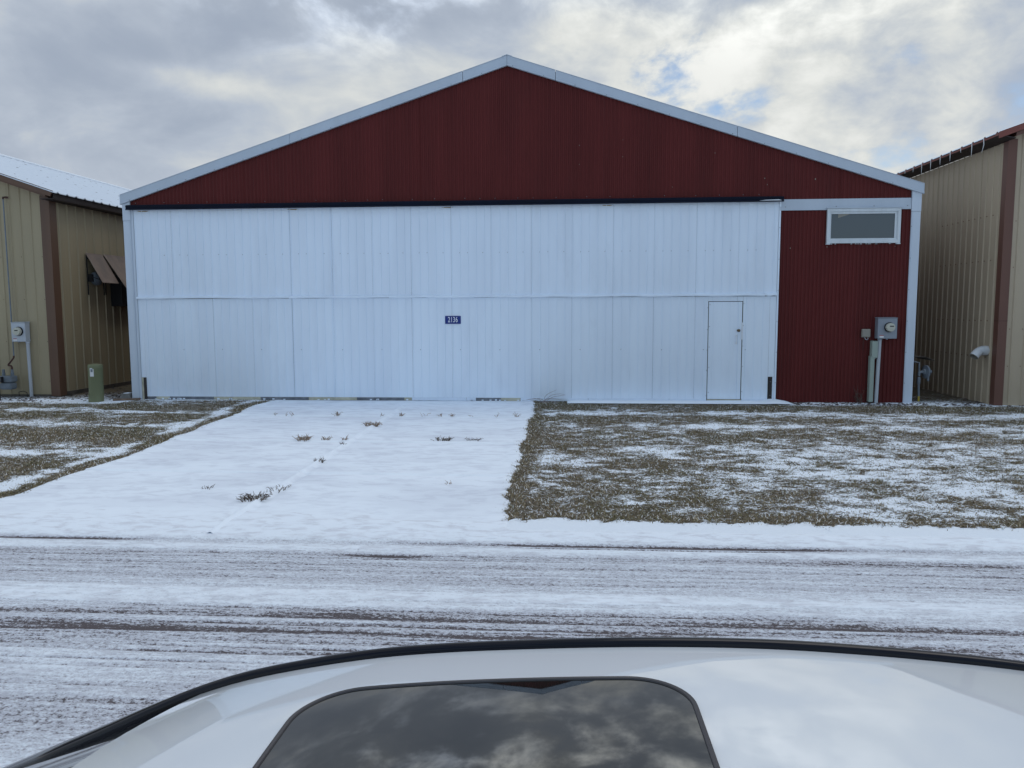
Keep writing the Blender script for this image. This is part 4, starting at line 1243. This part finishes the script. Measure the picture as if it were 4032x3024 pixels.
# ------------------------------------------------------------------ the car in the foreground
CAR = thing('parked_car', 'white car with dark glass sunroof and black roof moulding in the foreground', 'car', (.5, -14.4, -.25))
CY = -14.40
zcp = np.polyfit([.0, .2, .35, .67, 1.0, 1.3, 1.5, 2.0, 2.4, 2.6], [1.030, 1.085, 1.120, 1.176, 1.209, 1.223, 1.225, 1.207, 1.160, 1.125], 5)
def zc(x): return float(np.polyval(zcp, x)) - .032
EDGE = [(-.75, -13.48, .44), (-.52, -13.575, .575), (-.32, -13.652, .690), (-.155, -13.72, .785), (-.045, -13.765, .848), (.09, -13.80, .918), (.222, -13.828, .986), (.352, -13.843, 1.045), (.470, -13.85, 1.086), (.612, -13.85, 1.118), (.751, -13.85, 1.142), (.887, -13.85, 1.157), (1.022, -13.85, 1.167),
        (1.181, -13.85, 1.176), (1.338, -13.85, 1.182), (1.493, -13.85, 1.184), (1.646, -13.85, 1.181), (1.847, -13.85, 1.170), (2.061, -13.852, 1.152), (2.25, -13.86, 1.125), (2.45, -13.88, 1.085), (2.62, -13.91, 1.035)]
EA = np.array(EDGE)
def edge_at(x):
    return float(np.interp(x, EA[:, 0], EA[:, 1])), float(np.interp(x, EA[:, 0], EA[:, 2]))
def smooth_path(E, n):
    # Catmull-Rom
    out = []
    for i in range(len(E) - 1):
        p0, p1, p2, p3 = E[max(i - 1, 0)], E[i], E[i + 1], E[min(i + 2, len(E) - 1)]
        for k in range(n):
            t = k / n
            out.append(tuple(.5 * ((2 * p1[j]) + (-p0[j] + p2[j]) * t + (2 * p0[j] - 5 * p1[j] + 4 * p2[j] - p3[j]) * t * t + (-p0[j] + 3 * p1[j] - 3 * p2[j] + p3[j]) * t ** 3) for j in range(3)))
    out.append(E[-1])
    return out
ROLL = Matrix.Translation((0, CY, 1.0)) @ Matrix.Rotation(-R(.7), 4, 'X') @ Matrix.Translation((0, -CY, -1.0))   # the car leans a little on the falling verge
EDGE = [tuple(ROLL.inverted() @ (Vector(p) - Vector((0, 0, .014)))) for p in EDGE]
EP = smooth_path(EDGE, 5)
EA = np.array(EP)
def roof_pt(x, t):
    """t -1 near side .. +1 far side"""
    ye, ze = edge_at(x)
    hw = ye - CY - .012
    s = abs(t)
    c = zc(x)
    z = c - (c - ze) * (.86 * s ** 2 + .14 * s ** 6)
    return (x, CY + hw * t, z)
ts = np.concatenate([np.linspace(-1, -.86, 8), np.linspace(-.8, .8, 33), np.linspace(.86, 1, 8)])
def header_x(t): return .262 + .088 * abs(t) ** 2.2
P = []
for s in np.linspace(0, 1, 60):
    P.append([roof_pt(header_x(t) + (2.50 - header_x(t)) * s, t) for t in ts])
MB().grid(P).build('roof_panel', M['car_white'], CAR, smooth=True, angle=60)
# folded front lip of the roof above the windscreen
P = [[Vector(roof_pt(header_x(t), t)) + Vector(d) for d in ((0, 0, 0), (-.004, 0, -.002), (-.006, 0, -.008), (-.003, 0, -.016), (.01, 0, -.02))] for t in ts]
MB().grid([[tuple(p) for p in row] for row in P]).build('roof_lip', M['car_white'], CAR, smooth=True)
# sunroof glass, rounded rectangle laid into the roof curve
def patch(x0, x1, y0, y1, rr, up, inset=0.):
    x0 += inset; x1 -= inset; y0 += inset; y1 -= inset; rr = max(rr - inset, .01)
    nx, ny = 40, 40
    rows = []
    for i in range(nx + 1):
        x = x0 + (x1 - x0) * (1 - math.cos(math.pi * i / nx)) / 2
        d = min(x - x0, x1 - x)
        cut = rr - math.sqrt(max(0, rr * rr - (rr - d) ** 2)) if d < rr else 0
        ya, yb = y0 + cut, y1 - cut
        row = []
        for j in range(ny + 1):
            y = ya + (yb - ya) * j / ny
            ye, ze = edge_at(x)
            t = (y - CY) / (ye - CY - .012)
            q = roof_pt(x, t)
            row.append((q[0], q[1], q[2] + up))
        rows.append(row)
    return rows
SX0, SX1, SY0, SY1 = .655, 1.362, CY - .36, CY + .370
mb = MB(); mb.grid(patch(SX0, SX1, SY0, SY1, .11, .0035))
sr = mb.build('sunroof', M['sunroof'], CAR, smooth=True, angle=80)
def outline(x0, x1, y0, y1, rr, n=14):
    pts = []
    for cx, cy, a0 in ((x1 - rr, y1 - rr, 0), (x0 + rr, y1 - rr, 90), (x0 + rr, y0 + rr, 180), (x1 - rr, y0 + rr, 270)):
        pts += [(cx + rr * math.cos(R(a0 + 90 * k / n)), cy + rr * math.sin(R(a0 + 90 * k / n))) for k in range(n + 1)]
    dense = []
    for i in range(len(pts)):
        a, b = pts[i], pts[(i + 1) % len(pts)]
        L_ = math.hypot(b[0] - a[0], b[1] - a[1]); k = max(1, int(L_ / .03))
        dense += [(a[0] + (b[0] - a[0]) * q / k, a[1] + (b[1] - a[1]) * q / k) for q in range(k)]
    return dense + [dense[0]]
def on_roof(x, y, up):
    ye, ze = edge_at(x)
    q = roof_pt(x, (y - CY) / (ye - CY - .012))
    return (q[0], q[1], q[2] + up)
MB().tube([on_roof(x, y, .002) for x, y in outline(SX0, SX1, SY0, SY1, .11)], .0055, 8, caps=False).build('sunroof_seal', M['seal_grey'], sr, smooth=True)
# black mouldings along both roof edges and down the screen pillars
for sgn in (1, -1):
    def mir(p): return (p[0], CY + (p[1] - CY) * sgn, p[2])
    prof = [(-.0105, -.016), (-.0105, -.004), (-.0098, .006), (-.0075, .0105), (-.003, .0130), (.003, .0140), (.009, .0125), (.0135, .0085), (.0155, .001), (.015, -.018), (.008, -.026)]
    # wider down the screen pillar
    P = [[mir((p[0], p[1] + a - (.030 * min(1, max(0, (.33 - p[0]) / .4)) if a < 0 else 0), p[2] + b)) for a, b in prof] for p in EP]
    MB().grid(P).build('roof_moulding', M['gloss_black'], CAR, smooth=True, angle=70, fix=True)
    # side glass and pillars below the moulding
    def belt(x): return CY + sgn * (.80 - .05 * max(0, (x - 1.6)) ** 2), .66 + .02 * x
    xs = np.linspace(-.62, 2.55, 40)
    def side(xa, xb, name, mat, off=0.):
        Pp = []
        for x in np.linspace(xa, xb, max(3, int((xb - xa) / .08))):
            ye, ze = edge_at(x)
            top = Vector(mir((x, ye + .012 + off, ze - .02)))
            by, bz = belt(x)
            bz = min(bz, top.z - .005)
            bot = Vector((x, by + sgn * off, bz))
            Pp.append([tuple(top.lerp(bot, q) + Vector((0, sgn * .02 * math.sin(math.pi * q), 0))) for q in np.linspace(0, 1, 6)])
        return MB().grid(Pp).build(name, mat, CAR, smooth=True)
    side(-.30, .80, 'side_window', M['car_glass']); side(.92, 1.95, 'side_window', M['car_glass'])
    side(.80, .92, 'side_pillar', M['gloss_black'], .002); side(1.95, 2.60, 'rear_pillar', M['car_white'], .002); side(-.62, -.30, 'side_pillar', M['gloss_black'], .002)
# windscreen and rear window
def screen(x_of, ztop, xa_of, z_of, name):
    pass
P = []
for s in np.linspace(0, 1, 16):
    row = []
    for t in np.linspace(-1, 1, 33):
        xt = header_x(t) - .004
        xb = -.78 + .16 * t * t
        x = xt + (xb - xt) * s
        ye, ze = edge_at(x)
        hw = ye - CY - .016
        zt = roof_pt(header_x(t), t)[2] - .014
        zbm = .56 + .0 * t
        zm = zt + (zbm - zt) * s + .05 * math.sin(math.pi * s) * (1 - .3 * t * t)
        zedge = ze - .008
        w = abs(t) ** 5
        z = zm * (1 - w) + (zedge) * w
        row.append((x, CY + hw * t, z))
    P.append(row)
MB().grid(P).build('windscreen', M['car_glass'], CAR, smooth=True)
P = []
for s in np.linspace(0, 1, 14):
    row = []
    for t in np.linspace(-1, 1, 21):
        x0_ = 2.5; x1_ = 3.0 - .06 * t * t
        a = roof_pt(2.5, t)
        b = (x1_, CY + .70 * t, .74 - .03 * t * t)
        row.append((a[0] + (b[0] - a[0]) * s, a[1] + (b[1] - a[1]) * s, a[2] - .004 + (b[2] - a[2]) * s + .04 * math.sin(math.pi * s)))
    P.append(row)
MB().grid(P).build('rear_window', M['car_glass'], CAR, smooth=True)
# body shell: lofted sections
st_x = [-1.95, -1.88, -1.7, -1.35, -1.0, -.7, -.4, 0, .6, 1.2, 1.8, 2.3, 2.7, 2.95, 3.05]
st_w = [.45, .68, .80, .88, .90, .905, .91, .915, .92, .92, .915, .90, .86, .76, .60]
st_t = [.30, .42, .50, .555, .585, .60, .655, .665, .675, .685, .695, .71, .735, .72, .60]
P = []
for x, w, zt in zip(st_x, st_w, st_t):
    sec = [(-w * .90, -.06), (-w * .97, .10), (-w, .30), (-w * .985, zt - .12), (-w * .93, zt - .02), (-w * .80, zt + .005), (-w * .4, zt + .025), (0, zt + .032)]
    sec = sec + [(-a, b) for a, b in sec[-2::-1]]
    P.append([(x, CY + a, b) for a, b in sec])
mb = MB(); mb.grid(P)
n = len(P[0]); mb.add(P[0], [tuple(range(n))]); mb.add(P[-1], [tuple(range(n))[::-1]])
body = mb.build('body', M['car_white'], CAR, smooth=True, angle=50)
MB().box(-1.8, 2.9, CY - .78, CY + .78, -.12, .0).build('underbody', M['black'], CAR)
for (wx, sgn) in ((-1.05, 1), (-1.05, -1), (1.75, 1), (1.75, -1)):
    wy = CY + sgn * .80
    wl = MB().lathe([(.20, -.02), (.30, -.015), (.325, .02), (.325, .17), (.30, .20), (.22, .205)], (wx, wy - sgn * .07, .075), (0, sgn, 0), 28).build('wheel', M['tyre'], CAR, smooth=True)
    MB().lathe([(.215, .0), (.215, .012), (.19, .0), (.06, -.01), (.05, .012), (.01, .014)], (wx, wy + sgn * .126, .075), (0, sgn, 0), 20).build('rim', M['chrome'], wl, smooth=True)
for sgn in (1, -1):
    MB().lathe([(.02, 0), (.10, .01), (.12, .05), (.10, .12), (.03, .15)], (-.66, CY + sgn * .98, .60), (-1, .2 * sgn, 0), 14).build('wing_mirror', M['car_white'], CAR, smooth=True)
    MB().prism([(-1.86, .36), (-1.66, .42), (-1.60, .48), (-1.84, .45)], 'y', *sorted((CY + sgn * .66, CY + sgn * .80))).build('headlight', M['lamp_glass'], CAR, bevel=.01)
    MB().box(2.93, 3.03, *sorted((CY + sgn * .45, CY + sgn * .70)), .50, .62).build('tail_light', M['label_red'], CAR, bevel=.01)
    for hx in (.50, 1.45):
        MB().box(hx, hx + .18, *sorted((CY + sgn * .915, CY + sgn * .94)), .50, .53).build('door_handle', M['car_white'], CAR, bevel=.006)
for ch in CAR.children:
    if ch.name.split('.')[0] != 'wheel':
        ch.data.transform(ROLL)
        for c2 in ch.children: c2.data.transform(ROLL)
